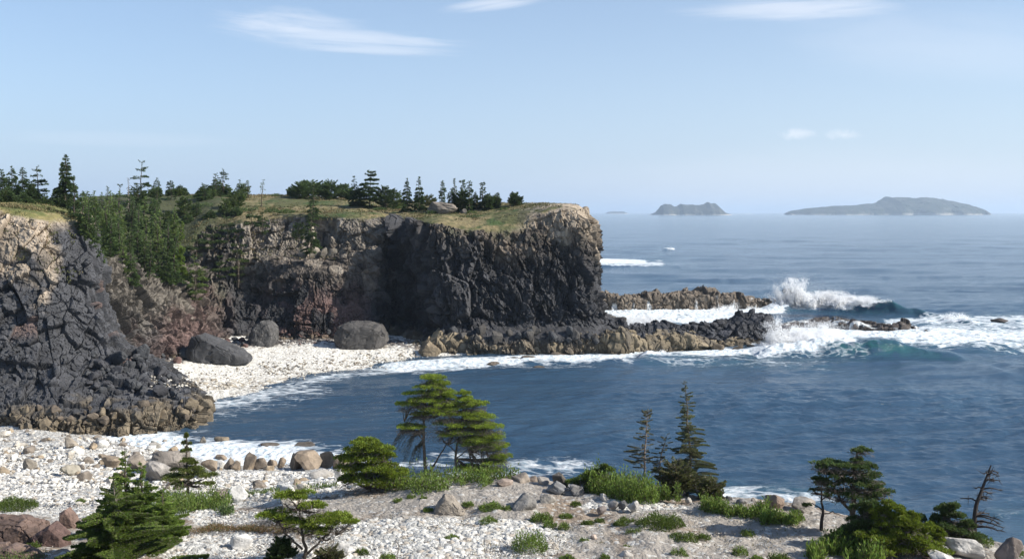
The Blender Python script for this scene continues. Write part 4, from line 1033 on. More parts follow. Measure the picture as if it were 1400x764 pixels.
# ------------------------------------------------------------------ put it all together
def haze():
    me = bpy.data.meshes.new('haze')
    x0, x1, y0, y1, z0, z1 = -85000, 85000, -2500, 75000, -5, 215
    V = [(x, y, z) for x in (x0, x1) for y in (y0, y1) for z in (z0, z1)]
    me.from_pydata(V, [], [(0, 1, 3, 2), (4, 6, 7, 5), (0, 4, 5, 1), (2, 3, 7, 6), (0, 2, 6, 4), (1, 5, 7, 3)])
    m = bpy.data.materials.new('haze'); m.use_nodes = True; t = NT(m.node_tree)
    v = t.n('ShaderNodeVolumePrincipled', ins={'Color': (.70, .84, 1, 1), 'Density': HAZE_DENSITY, 'Anisotropy': .2})
    t.n('ShaderNodeOutputMaterial', ins={'Volume': v.outputs[0]})
    me.materials.append(m); o = bpy.data.objects.new('haze', me); COL.objects.link(o); tag(o, kind='stuff')

make_headland(); make_left(); make_ground(); make_cove(); make_shelves(); make_sea(); make_islands()
haze()
BVH = make_bvh()

ORD = ['first', 'second', 'third', 'fourth', 'fifth', 'sixth', 'seventh', 'eighth', 'ninth', 'tenth', 'eleventh', 'twelfth', 'thirteenth', 'fourteenth', 'fifteenth', 'sixteenth', 'seventeenth', 'eighteenth', 'nineteenth', 'twentieth']
def rank(v, vals): return ORD[sorted(vals).index(v)]
# ---- big boulders of the cove and near beach
phull(296, 497, [(-44, 0), (-43, 18), (-36, 36), (-26, 40), (-10, 34), (14, 24), (36, 12), (43, 4), (40, 0)], 50, (.068, .068, .071), 3, 'huge grey slab of a boulder lying tilted at the back of the cove beach')
phull(357, 474, [(-20, 0), (-19, 14), (-14, 27), (-2, 36), (10, 35), (19, 24), (20, 10), (15, 0)], 34, (.085, .082, .08), 8, 'rounded upright grey boulder between the two biggest boulders of the cove', rough=.07)
phull(491, 476, [(-34, 0), (-36, 16), (-30, 30), (-20, 35), (8, 35), (28, 31), (36, 20), (36, 8), (30, 0)], 46, (.082, .077, .073), 12, 'broad flat-topped grey boulder on the white beach below the dark recess')
prock(192, 493, 34, 22, BASALT, 21, 'angular black boulder at the top left of the cove beach', sub=4)
prock(250, 492, 42, 16, BASALT, 22, 'low black boulder leaning against the huge tilted slab', sub=4)
prock(158, 500, 30, 20, BASALT, 23, 'black boulder at the foot of the reddish slope', sub=4)
prock(588, 490, 36, 22, (.24, .19, .13), 24, 'brown lumpy rock at the beach end of the ledge', sub=4, rough=.08)
prock(205, 660, 46, 28, GREYR, 31, 'large cracked grey-brown rock behind the small spindly tree', sub=4, rough=.06, tilt=.1)
prock(232, 652, 62, 32, (.22, .195, .17), 33, 'biggest dark rock of the near beach, seamed with cracks', sub=4, rough=.07)
prock(180, 645, 30, 22, (.28, .24, .20), 34, 'squat brown rock left of the seamed dark rock', sub=3)
line = [(150, 640, 26, 16), (312, 642, 15, 16), (322, 643, 16, 12), (338, 643, 24, 22), (354, 642, 22, 15), (371, 639, 16, 10), (385, 640, 14, 14), (400, 642, 22, 22), (422, 643, 46, 24), (446, 640, 22, 22), (462, 644, 28, 20), (480, 648, 26, 22), (300, 630, 20, 7), (318, 628, 14, 6), (283, 644, 24, 14)]
for i, (a, b, w, h) in enumerate(line):
    prock(a, b, w, h, [(.27, .215, .16), (.22, .18, .14), (.25, .20, .15)][i % 3], 40 + i, 'brown boulder, %s from the left in the row between surf and white shingle' % rank(a, [q[0] for q in line]), group='row of brown boulders at the edge of the surf', sub=3, rough=.04)
prock(437, 655, 32, 10, LIGHTG, 61, 'long pale flat stone lying in front of the brown boulder row', sub=3)
prock(462, 656, 20, 14, (.62, .60, .57), 62, 'white block beside the dark end of the boulder row', sub=3)
prock(108, 620, 14, 9, TAN, 63, 'round tan boulder among white rocks of the near beach', sub=3, rough=.02)
prock(92, 612, 22, 14, (.30, .26, .21), 64, 'grey-tan angular boulder near the round tan one', sub=3)
prock(34, 643, 26, 16, (.26, .23, .19), 65, 'dull grey boulder near the left edge of the white beach', sub=3)
prock(94, 652, 34, 14, (.33, .30, .24), 66, 'flat greenish-tan boulder with its back to the shingle', sub=3)
prock(365, 614, 30, 7, (.11, .095, .08), 67, 'low dark rock awash in the near surf', sub=3, rough=.09)
prock(418, 613, 34, 6, (.11, .095, .08), 68, 'low dark rock awash right of its twin in the near surf', sub=3, rough=.09)
prock(300, 606, 22, 8, (.22, .18, .13), 69, 'brown rock in the foam below the cliff toe', sub=3)
prock(277, 608, 11, 10, (.24, .21, .17), 70, 'small upright rock in the foam below the cliff toe', sub=3)
# rocks in the surf of the headland
for i, (a, b, w, h, l) in enumerate([(674, 503, 22, 8, 'dark round rock standing in the foam of the cove'), (660, 498, 12, 6, 'small dark rock left of the round rock in the cove foam'), (700, 497, 36, 7, 'long low rock awash at the foot of the ledge'), (724, 495, 30, 8, 'dark low rock beside the long one in the foam'),
        (738, 507, 20, 6, 'dark rock at the outer edge of the cove foam'), (760, 491, 34, 7, 'flat rock joined to the small upright stack'), (778, 488, 14, 14, 'small upright rock stack in front of the ledge'), (640, 505, 8, 3, 'tiny rock tip in the cove foam')]):
    prock(a, b, w, h, (.12, .10, .08), 80 + i, l, sub=4, rough=.09)
prock(1370, 444, 27, 8, (.08, .068, .06), 95, 'lone dark rock far right in the white water', sub=4, rough=.09, tilt=.1)
prock(1268, 460, 13, 9, (.08, .07, .065), 96, 'pointed black rock at the end of the wet reef', sub=3, rough=.04)
prock(1086, 409, 30, 14, (.10, .085, .07), 97, 'dark crag at the tip of the outer bar', sub=4, rough=.09)
for i, (a, b, w, h) in enumerate([(1040, 476, 18, 8), (1028, 478, 14, 7), (1048, 466, 16, 8), (1012, 480, 20, 7), (985, 480, 24, 9)]):
    prock(a, b, w, h, (.15, .12, .085), 100 + i, 'brown rock, %s from the left at the seaward end of the ledge' % rank(a, [985, 1012, 1028, 1040, 1048]), group='brown rocks at the end of the ledge', sub=3)
# headland top
prock(604, 293, 44, 17, (.21, .18, .15), 110, 'big grey-brown outcrop on the grass of the cliff top', sub=4, rough=.08, dep=.7)
prock(633, 293, 12, 8, (.10, .09, .08), 111, 'small dark rock right of the cliff-top outcrop', sub=3)
for i, (a, b, w, h) in enumerate([(427, 354, 20, 17), (441, 353, 14, 15), (455, 353, 22, 15), (473, 350, 22, 14), (412, 352, 14, 12)]):
    prock(a, b, w, h, (.24, .21, .17), 115 + i, 'pale block, %s from the left on the ledge halfway up the back wall' % rank(a, [412, 427, 441, 455, 473]), group='pale blocks on the ledge', sub=3, name='ledge_block')
# foreground rocks
phull(612, 699, [(-20, 0), (-16, 12), (-4, 25), (6, 22), (20, 6), (24, 0)], 26, (.27, .235, .195), 131, 'pale pyramid-shaped rock on bare soil below the two wind-swept trees', name='rock')
prock(716, 700, 36, 22, (.24, .225, .205), 132, 'blocky grey rock left of centre on the bluff', name='rock', sub=4)
prock(748, 690, 26, 12, (.30, .275, .24), 133, 'low grey rock just right of the blocky rock', name='rock', sub=3)
for i, (a, b, w, h, c, l) in enumerate([(765, 668, 26, 20, (.16, .14, .12), 'dark pointed rock on the brink left of the green bush'), (742, 665, 20, 12, GREYR, 'small grey rock on the brink, leftmost of its cluster'), (762, 676, 30, 15, (.20, .20, .20), 'blue-grey slab below the dark pointed rock'),
        (790, 677, 22, 14, (.24, .23, .22), 'grey block under the green bush'), (713, 663, 28, 14, (.27, .23, .19), 'brown rock on the brink behind a leafy clump'), (727, 661, 18, 9, (.26, .21, .17), 'small brown stone on the brink'), (826, 686, 14, 10, LIGHTG, 'pale small rock left of the long leafy mound'),
        (838, 697, 18, 11, (.27, .25, .23), 'grey rock at the front of the leafy mound'), (853, 697, 14, 11, (.16, .155, .15), 'dark grey rock between two paler ones'), (868, 699, 20, 13, (.44, .42, .39), 'whitish rounded rock at the foot of the leafy mound'), (823, 702, 14, 9, (.28, .24, .22), 'pinkish grey rock alone on the gravel'),
        (942, 687, 10, 6, LIGHTG, 'small pale rock right of the leafy mound'), (960, 682, 18, 12, (.26, .24, .22), 'grey rock at the foot of the tall spruce'), (932, 680, 16, 8, (.17, .155, .14), 'dark rock under the thin spruces'), (998, 688, 10, 9, (.13, .125, .12), 'small dark rock on the brink right of the spruce'),
        (1016, 693, 18, 9, (.22, .21, .2), 'flat grey rock on the brink beside grass'), (1032, 688, 12, 7, (.28, .25, .22), 'little brown rock on the brink'), (1063, 697, 30, 18, (.24, .18, .14), 'brown peaked rock on the brink against the foam'), (1100, 700, 42, 14, (.30, .27, .235), 'long grey rock behind the dark shrubs'),
        (1385, 772, 38, 34, (.20, .165, .145), 'big brown split boulder in the bottom right corner'), (1292, 762, 28, 16, (.46, .44, .42), 'white rock left of a larger white rock under the dead tree'), (1322, 764, 60, 24, (.44, .42, .39), 'largest whitish rock on the brink under the dead tree'), (1290, 772, 40, 14, (.5, .48, .45), 'flat white slab low on the brink at the right'),
        (857, 766, 24, 10, LIGHTG, 'pale stone cut by the bottom edge of the picture'), (812, 738, 10, 6, (.45, .36, .30), 'pinkish stone beside a small green tuft'), (327, 752, 34, 18, (.64, .62, .59), 'large white rock set in the white gravel'), (464, 764, 34, 18, (.62, .60, .57), 'white rock behind the bonsai-like tree'),
        (1260, 758, 20, 9, LIGHTG, 'pale rock half hidden by the low shrubs'), (690, 668, 24, 12, (.30, .24, .2), 'brown stone behind the clumps right of the two trees')]):
    prock(a, b, w, h, c, 140 + i, l, name='rock', sub=4 if w > 25 else 3, rough=.045)
# red-brown outcrop at the left edge
OUT = (.125, .088, .073)
phull(20, 744, [(-60, 0), (-60, 24), (-34, 34), (4, 32), (30, 22), (36, 0)], 50, OUT, 171, 'wide low red-brown outcrop at the left edge', name='outcrop', cuts=5, rough=.09)
phull(66, 746, [(-26, 0), (-24, 16), (2, 34), (22, 18), (24, 0)], 30, (.115, .075, .065), 172, 'angular red-brown block in the middle of the outcrop', name='outcrop')
phull(93, 724, [(-14, 0), (-13, 26), (-4, 31), (6, 20), (14, 0)], 22, (.16, .11, .09), 173, 'tilted red-brown slab leaning at the right of the outcrop', name='outcrop')
phull(18, 764, [(-60, 0), (-50, 16), (-10, 20), (24, 12), (36, 0)], 34, (.15, .108, .088), 174, 'lower red-brown shelf below the outcrop', name='outcrop', rough=.08)

# ---- countable rocks of the beaches
def reg_near(r):
    px = r.uniform(-30, 260) if r.random() < .75 else r.uniform(200, 420); t = r.random() ** 1.1
    return px, 590 + max(0, (px - 100)) * .14 + t * 66
sprinkle(190, reg_near, 301, (.35, 1.5), [WHITE, (.50, .46, .40), TAN, (.20, .17, .14)], ['white sea-worn rock among the rocks of the near beach', 'pale grey rock among the rocks of the near beach', 'tan rock among the rocks of the near beach', 'dark brown rock among the rocks of the near beach'], 'rock', 'rocks strewn over the near beach', sub=3)
sprinkle(60, lambda r: ((lambda px: (px, 574 + max(0, px - 120) * -.09 + r.uniform(-14, 10)))(r.uniform(20, 278))), 302, (.5, 2.0), [(.18, .145, .10), (.13, .105, .08)], ['khaki-brown boulder piled at the foot of the near cliff', 'dark brown boulder piled at the foot of the near cliff'], 'boulder', 'brown boulders at the foot of the near cliff', 'boulder', 3, (.6, .9))
def reg_toe(r):
    px = r.uniform(120, 245); return px, 505 + (px - 120) * .10 + r.uniform(-22, 30)
sprinkle(70, reg_toe, 303, (.6, 1.9), [BASALT, (.05, .05, .055)], 'blue-black rubble block on the sloping toe of the near cliff', 'rubble block', 'dark rubble on the cliff toe', 'rubble_block', 3, (.6, .9))
def reg_back(r):
    px = r.uniform(170, 470); y = np.interp(px, [170, 240, 330, 470], [492, 488, 466, 458]); return px, y + r.uniform(-5, 10)
sprinkle(150, reg_back, 304, (.35, 1.7), [BASALT, (.10, .085, .08), (.13, .08, .07)], ['black rubble stone along the back of the cove beach', 'brown-black rubble stone along the back of the cove beach', 'reddish rubble stone along the back of the cove beach'], 'beach stone', 'rubble along the back of the cove beach', 'beach_stone', 2, (.5, .8))
def reg_lip(r):
    px = r.uniform(560, 900); return px, 466 + r.uniform(-12, 4)
sprinkle(60, reg_lip, 305, (.8, 2.4), [BASALT, (.07, .065, .06)], 'black boulder fallen at the foot of the headland face', 'fallen block', 'fallen blocks along the headland', 'fallen_block', 3, (.6, .9))
def reg_white(r):
    u = r.random()
    if u < .4: return r.uniform(230, 470), r.uniform(646, 680)
    if u < .8: return r.uniform(-20, 260), r.uniform(640, 690)
    return r.uniform(-20, 240), r.uniform(600, 650)
shingle(5200, reg_white, 401, (.15, .55), [WHITE, (.50, .47, .42), (.33, .29, .24)], [.68, .22, .10], 'white shingle of the near beach')
def reg_gravel(r):
    cx, cy, rx, ry = [(600, 738, 190, 28), (330, 750, 130, 24), (480, 765, 300, 20), (720, 745, 60, 16), (300, 706, 90, 9), (130, 690, 120, 15)][int(r.integers(6))]
    a = r.uniform(0, 6.28); q = math.sqrt(r.random()); return cx + math.cos(a) * rx * q, cy + math.sin(a) * ry * q
shingle(6000, reg_gravel, 402, (.05, .17), [WHITE, (.42, .38, .34), (.28, .24, .20)], [.7, .2, .1], 'small white stones of the gravel patches on the bluff')
shingle(4200, lambda r: (r.uniform(-20, 1420), r.uniform(672, 785)), 404, (.03, .16), [(.5, .47, .43), (.30, .265, .23), (.20, .17, .145)], [.2, .45, .35], 'small grey and brown stones scattered over the bluff')
shingle(1300, lambda r: (lambda px: (px, np.interp(px, [200, 300, 400, 600], [520, 525, 505, 487]) + r.normal() * 7 - 2))(r.uniform(205, 600)), 403, (.12, .40), [(.42, .39, .34), (.22, .19, .15), WHITE], [.4, .35, .25], 'stones and wrack along the tide line of the cove')

# ---- trees on the cliffs
def ct(px, base_y, top_y, Y, R, kind, tint, seed, label, group=None, top=None, **kw):
    """tree on the cliffs: foot found on the land at distance Y; its tip reaches picture row top_y"""
    g = drop(px, Y) if base_y is None else pick(px, base_y)
    if g is None or (base_y is not None and (abs(g.y - Y) > 90)): g = drop(px, Y)
    H = max(1.0, CH - (top_y - HY) / F * g.y - g.z)
    leaf = kw.pop('leaf', .30 if g.y > 165 else .26)
    return conifer(kw.pop('name', 'spruce'), g, H, R * g.y / F, seed, label, kw.pop('cat', 'tree'), group, kind=kind, leaf=leaf, tint=tint, **kw)
DEEP = np.array([.052, .084, .027])
for i, (px, ty, Y, R, l) in enumerate([(3, 231, 150, 15, 'bushy dark spruce cut by the left edge of the picture'), (16, 226, 152, 15, 'dark spruce second from the left edge'), (33, 228, 156, 16, 'broad dark spruce third from the left edge on the left cliff'), (8, 256, 142, 22, 'low bright green spruce in front at the left edge'),
                                       (30, 262, 145, 22, 'low green spruce in front of the left stand'), (62, 268, 148, 18, 'low spruce right of the left stand'), (44, 250, 150, 16, 'mid-height spruce inside the left stand'), (74, 262, 155, 14, 'small spruce left of the tallest spruce'), (110, 262, 160, 18, 'small spruce right of the tallest spruce')]):
    ct(px, None, ty, Y, R, 'cone', DARKG if ty > 250 else DEEP, 500 + i, l, 'trees on the left cliff', dens=1.5)
ct(52, None, 227, 152, 15, 'layer', DEEP, 520, 'open dark pine with flat tiers, fourth from the left edge', whorls=7, dens=1.0)
ct(91, None, 210, 150, 22, 'cone', DARKG * .95, 521, 'tallest spruce of the left cliff, a full cone against the sky', dens=2.2, whorls=14)
ct(198, None, 221, 215, 20, 'layer', DEEP, 522, 'open pine with clear flat tiers standing alone on the skyline', whorls=6, dens=.8, leaf=.3)
ct(176, None, 242, 210, 4, 'open', GREYB * np.ones(3) if isinstance(GREYB, np.ndarray) else np.array(GREYB), 523, 'dead grey spire left of the tiered pine', dens=.25, name='dead_tree', barkc=GREYB)
ct(147, None, 254, 215, 5, 'cone', MIDG, 524, 'tiny spruce on the skyline left of the tiered pine', dens=.7)
ct(163, None, 252, 205, 14, 'layer', DARKG, 525, 'low spreading pine under the dead spire', whorls=3, dens=1.2, name='pine')
ct(190, None, 256, 212, 16, 'bush', DARKG, 526, 'low round pine at the foot of the tiered pine', name='pine')
ct(233, None, 247, 225, 10, 'open', DARKG, 527, 'small irregular pine alone right of the tiered pine', dens=1.3, name='pine')
ct(296, None, 237, 235, 7, 'open', DARKG, 528, 'thin left pine of the skyline pair', dens=1.1, name='pine')
ct(304, None, 232, 236, 10, 'open', DARKG, 529, 'taller right pine of the skyline pair', dens=1.1, name='pine')
ct(340, None, 246, 232, 4, 'cone', MIDG, 530, 'thin spruce spire midway between the pair and the cliff pines', dens=.6)
ct(358, None, 245, 215, 6, 'open', MIDG, 531, 'spindly half-bare spire near the cliff edge', dens=.5)
for i, (px, ty, R) in enumerate([(410, 252, 14), (424, 250, 18), (440, 253, 14), (454, 252, 17), (470, 254, 14), (402, 259, 10), (480, 262, 12)]):
    ct(px, None, ty, 232 + i % 3 * 4, R, 'bush', DARKG * 1.4, 540 + i, 'round dark green pine, %s from the left in the low thicket on the skyline' % rank(px, [402, 410, 424, 440, 454, 470, 480]), 'thicket of low pines on the cliff top', name='pine', dens=1.4)
ct(489, None, 240, 214, 13, 'cone', DEEP, 550, 'narrower dark spruce at the left of the cliff-top clump', dens=1.6)
ct(506, None, 235, 212, 20, 'layer', DEEP, 551, 'broad dark tiered spruce, largest of the cliff-top clump', whorls=9, dens=1.8)
ct(527, None, 257, 212, 14, 'bush', DARKG, 552, 'low rounded spruce at the right of the cliff-top clump', dens=1.5)
ct(540, None, 262, 214, 12, 'bush', MIDG, 553, 'green shrub trailing right of the cliff-top clump', dens=1.3, name='shrub', cat='shrub')
ct(557, None, 243, 205, 11, 'cone', DARKG, 554, 'left one of two neat cone spruces on the cliff top', dens=2)
ct(573, None, 241, 205, 10, 'cone', DARKG, 555, 'right one of two neat cone spruces on the cliff top', dens=2.2)
ct(587, None, 270, 215, 12, 'bush', OLIVE, 556, 'pale low shrub between the cone spruces and the far row', name='shrub', cat='shrub')
for i, (px, ty, R, kd, l) in enumerate([(603, 246, 6, 'column', 'slim spruce at the left end of the far row'), (616, 257, 7, 'column', 'short spruce second in the far row'), (622, 243, 6, 'cone', 'pointed tallest spruce of the far row'), (634, 246, 8, 'open', 'ragged spruce in the middle of the far row'), (641, 247, 7, 'open', 'thin ragged spruce just right of the row\'s middle'),
                                        (632, 262, 13, 'bush', 'dense low spruce at the foot of the far row'), (660, 249, 7, 'open', 'leaning ragged spruce near the right of the far row'), (651, 262, 9, 'cone', 'small spruce between the ragged ones'), (668, 264, 10, 'column', 'green low spruce near the row\'s right end'), (680, 263, 5, 'column', 'last slim small spruce of the far row'), (672, 270, 12, 'bush', 'low green shrub at the right end of the far row')]):
    ct(px, None, ty, 202 + (i % 4), R, kd, DARKG if kd != 'open' else DEEP, 560 + i, l, 'far row of trees on the headland', dens=1.7)
ct(705, None, 265, 203, 11, 'bush', DARKG, 575, 'lone dark bush on the headland near its right end', name='bush', cat='bush', dens=1.5)
# trees of the gully and slope
rg = random.Random(77); gul = [(122, 340, 285, 18, 0), (136, 345, 292, 20, 1), (150, 352, 300, 22, 2), (163, 330, 268, 18, 1), (176, 365, 318, 20, 0), (188, 340, 285, 18, 2), (200, 372, 330, 22, 0), (212, 355, 300, 20, 1), (222, 380, 335, 20, 0), (232, 350, 305, 15, 2), (140, 318, 270, 16, 2), (155, 305, 272, 14, 1),
       (175, 310, 270, 16, 0), (196, 318, 276, 15, 1), (214, 325, 284, 15, 2), (228, 385, 345, 16, 0), (180, 388, 345, 16, 2), (118, 318, 268, 14, 0), (128, 300, 268, 14, 1), (208, 300, 278, 12, 2), (240, 330, 290, 12, 1), (165, 348, 300, 18, 0), (145, 335, 280, 16, 1), (190, 362, 312, 18, 2)]
gul = sorted(gul + [(102 + i * 4.3 + rg.uniform(-2, 2), by := 300 + (i * 37 % 60) + i * 1.4, by - rg.uniform(46, 66), rg.uniform(10, 13), i % 3) for i in range(0, 34, 2)])
for i, (px, by, ty, R, c) in enumerate(gul):
    ct(px, by, ty - 8, 170, min(R, 13) * .95, 'cone', [DARKG * 1.15, MIDG * 1.45, DARKG * 1.5][c], 600 + i, '%s spruce of the gully, number %d counting from its left side' % (['dark green', 'olive green', 'mid green'][c], i + 1), 'spruces crowded in the gully', dens=1.7, whorls=8, barkc=(.05, .042, .035))
ct(246, 385, 302, 182, 15, 'cone', BRIG * .95, 640, 'bright green pyramid spruce in front of the dark gully', dens=2.4, whorls=10)
ct(266, 412, 352, 182, 16, 'layer', MIDG * 1.2, 641, 'tiered green spruce lowest down the gully', whorls=6, dens=1.4)
ct(278, 400, 365, 186, 12, 'layer', MIDG * 1.2, 642, 'small flat-tiered spruce at the right edge of the gully', whorls=4, dens=1.2)
ct(325, 392, 303, 190, 14, 'layer', MIDG * 1.05, 643, 'tall thin spruce growing up the dark wall', whorls=8, dens=.9, leaf=.28)
for i, (px, Y, z, R, l) in enumerate([(268, 188, 17, 18, 'flat dark pine spreading from the shaded wall, leftmost'), (290, 190, 18, 20, 'flat dark pine in the shade of the wall'), (312, 192, 20, 16, 'dark pine just under the cliff rim'), (345, 192, 21.5, 16, 'dark shrubby pine overhanging the rim'), (300, 188, 13, 13, 'small dark shrub low on the shaded wall'), (360, 192, 21, 12, 'small green pine hugging the rim')]):
    x = (px - CX) / F * Y; conifer('pine', (x, Y, z), 4.0, R * Y / F, 650 + i, l, 'tree', None, kind='layer', leaf=.3, tint=DARKG * .95, whorls=3, dens=1.4)
def wallt(px, by, ty, Y, R, kind, tint, seed, l, **kw):
    x = (px - CX) / F * Y; z = CH - (by - HY) / F * Y; H = (by - ty) / F * Y
    return conifer(kw.pop('name', 'spruce'), (x, Y, z), H, R * Y / F, seed, l, 'tree', None, kind=kind, leaf=.28, tint=tint, **kw)
sr = random.Random(5); sl = sorted((sr.uniform(212, 335), sr.uniform(200, 240)) for _ in range(26))
for i, (px, Y) in enumerate(sl):
    g = drop(px, Y); py = HY + (CH - g.z) / g.y * F
    ct(px, None, py - sr.uniform(10, 30), Y, sr.uniform(7, 13), ['cone', 'bush', 'layer'][i % 3], [DARKG, MIDG, DARKG * 1.2][i % 3], 680 + i, '%s, number %d from the left in the scrub above the gully' % (['small spruce', 'low round bush', 'flat-topped pine'][i % 3], i + 1), 'scrub on the upper slope', name=['spruce', 'bush', 'pine'][i % 3], dens=1.3, parts=False)
wallt(427, 345, 278, 191, 16, 'cone', DARKG * 1.05, 660, 'dark spruce rooted on the ledge of the back wall', dens=2.0, whorls=7)
wallt(430, 300, 250, 199, 12, 'cone', DARKG, 661, 'dark spruce on the rim right above the ledge spruce', dens=1.8, whorls=6)
wallt(408, 332, 305, 192, 10, 'bush', MIDG, 662, 'low green shrub left of the ledge spruce', name='shrub')
for i, (px, Y, w, h) in enumerate([(392, 203, 3.5, 1.2), (372, 206, 3, 1.2), (545, 212, 2.6, .8), (520, 210, 3, .7), (620, 206, 2.4, .9), (645, 200, 2.6, .9), (690, 200, 2.4, .8), (330, 208, 4, 1.4), (250, 225, 4, 1.5), (280, 215, 5, 1.6), (210, 230, 4, 1.4), (310, 232, 3, .9), (378, 240, 3, 1), (590, 200, 2, .8), (265, 232, 3, 1.2), (232, 210, 4, 1.4)]):
    g = drop(px, Y); tuft('shrub', g, w, h, 700 + i, 'low green shrub dotted on the grassy cliff top', 'shrub', 'low shrubs dotted over the cliff top', DARKG * 1.5, .3, int(w * 60))

# ---- foreground trees
def gp(px, py): return pick(px, py)
K = lambda g: g.y / F
g = gp(148, 764); conifer('spruce', (g.x, g.y, g.z - .8), 4.1, 3.7, 801, 'big spreading spruce filling the bottom left foreground', 'spruce tree', None, kind='cone', leaf=.085, tint=BRIG * .75, dens=2.0, whorls=10, twig=.12, barkc=GREYB, lean=(.06, 0), bias=.1, droopk=.25, needle=.5)
g = gp(176, 730); conifer('spruce', g, 4.2, 1.9, 802, 'upright young green spruce behind the big spreading one, left shoot', 'spruce tree', None, kind='cone', leaf=.085, tint=BRIG * .9, dens=2.2, whorls=9, droopk=.3, needle=.5)
g = gp(196, 728); conifer('spruce', g, 3.6, 1.8, 803, 'upright young green spruce with a rusty tip behind the big one', 'spruce tree', None, kind='cone', leaf=.085, tint=BRIG * .9, dens=2.2, whorls=8, droopk=.3, needle=.5)
g = gp(218, 738); conifer('spruce', g, 2.5, 1.6, 804, 'low yellow-green spruce at the right skirt of the big one', 'spruce tree', None, kind='cone', leaf=.085, tint=BRIG, dens=2, droopk=.3, needle=.5)
g = gp(257, 677); k = K(g); pad_tree('pine', g, k, [(.12, [(0, 0, 0), (0, 20, 0), (-2, 50, 0), (-2, 86, 0)])], [(-14, 24, -2, 20, 6), (16, 26, 2, 20, 6), (0, 34, 0, 20, 7), (-10, 14, 3, 12, 4), (22, 16, -3, 12, 4), (-2, 47, 0, 9, 4), (8, 44, 0, 8, 3), (-2, 60, 0, 6, 6), (-2, 70, 0, 5, 6), (-2, 80, 0, 4, 6)], 805,
    'spindly young pine with a wide skirt and a thin leader on the shingle', 'pine tree', tint=np.array([.12, .15, .03]), leaf=.12, under=.4)
g = gp(417, 764); g.z -= .6; k = K(g) * 1.12; pad_tree('pine', g, k, [(.10, [(-2, -10, 0), (0, 30, 0), (-5, 55, 0), (-8, 88, 0)]), (.06, [(-3, 20, 0), (22, 42, 1), (40, 62, 2)]), (.05, [(-3, 30, 0), (-24, 50, -2), (-36, 68, -2)]), (.04, [(0, 12, 0), (-25, 25, 2), (-34, 45, 2)]), (.04, [(2, 15, 0), (28, 28, 0), (38, 48, 0)])],
    [(-10, 94, 0, 22, 8), (8, 82, 2, 14, 6), (-36, 72, -2, 22, 7), (-20, 62, 4, 16, 6), (26, 66, 0, 26, 8), (42, 62, 3, 18, 6), (4, 60, 5, 18, 7), (22, 52, -4, 16, 6)], 806, 'small bonsai-like pine with three flat green pads', 'pine tree', tint=YELG * .9, leaf=.10, dens=1.3, under=1.4)
g = gp(384, 764); conifer('shrub', (g.x, g.y, g.z - .3), 1.25, .6, 807, 'dark leafy shrub at the left foot of the bonsai-like pine', 'shrub', None, kind='bush', leaf=.10, tint=DEEP, dens=2.2)
g = gp(452, 770); conifer('shrub', (g.x, g.y, g.z - .3), .9, .7, 808, 'olive twiggy shrub at the right foot of the bonsai-like pine', 'shrub', None, kind='bush', leaf=.09, tint=OLIVE, dens=1.5, twig=.3)
g = gp(505, 672); k = K(g); pad_tree('bush', g, k, [(.10, [(0, 0, 0), (-4, 20, 0), (-6, 50, 0)]), (.07, [(0, 2, 0), (14, 22, 1), (20, 40, 1)]), (.07, [(0, 2, 0), (-22, 18, 0), (-30, 30, 0)])],
    [(-4, 66, 0, 20, 8), (-22, 56, 2, 20, 8), (12, 58, -2, 20, 8), (-30, 44, -2, 16, 8), (-6, 46, 4, 26, 9), (22, 46, 0, 14, 8), (-22, 30, 3, 20, 9), (12, 32, -3, 24, 10), (30, 24, 2, 20, 9), (-6, 16, 2, 30, 9), (28, 10, 3, 26, 8), (-30, 16, 0, 12, 7)], 809, 'dense round bright green bush left of the two wind-swept trees', 'bush', tint=YELG * .85, leaf=.12, dens=1.35, under=.8)
g = gp(583, 651); k = K(g); pad_tree('pine', g, k, [(.19, [(0, -2, 0), (-3, 30, 0), (-4, 70, 0), (0, 105, 0), (6, 130, 0)]), (.12, [(0, 2, 0), (12, 18, 2), (24, 38, 3), (40, 58, 4)]), (.07, [(-3, 45, 0), (-14, 62, 0), (-30, 75, 0)])],
    [(8, 134, 0, 16, 6), (16, 126, 2, 14, 6), (4, 122, -2, 18, 6), (18, 114, 0, 18, 7), (30, 108, 3, 12, 5), (12, 92, 4, 24, 7), (-2, 104, 0, 20, 6), (34, 92, 2, 12, 5), (-10, 112, 2, 18, 5), (10, 104, 3, 18, 6), (26, 98, 0, 18, 7), (24, 86, -3, 16, 6), (-8, 84, 3, 12, 4), (-26, 98, 0, 14, 5), (-22, 68, -2, 18, 4)], 810,
    'taller left of the two wind-swept pines, with bare drooping branches on its left', 'pine tree', tint=YELG * 1.15, leaf=.125, under=2.4, twigc=(.13, .115, .10), dens=1.5, drape=[(-4, 60, -38, 32, 0), (-4, 66, -30, 20, 2), (-6, 46, -24, 14, 0), (-4, 84, -34, 60, -2), (-8, 72, -44, 36, -1), (-4, 50, -14, 22, 1), (-2, 92, -30, 84, 0), (-6, 60, -46, 46, 2)], brush=[(4, 80, 0, 30, 26, 900), (12, 56, 0, 34, 18, 700), (-14, 66, 0, 22, 16, 350)])
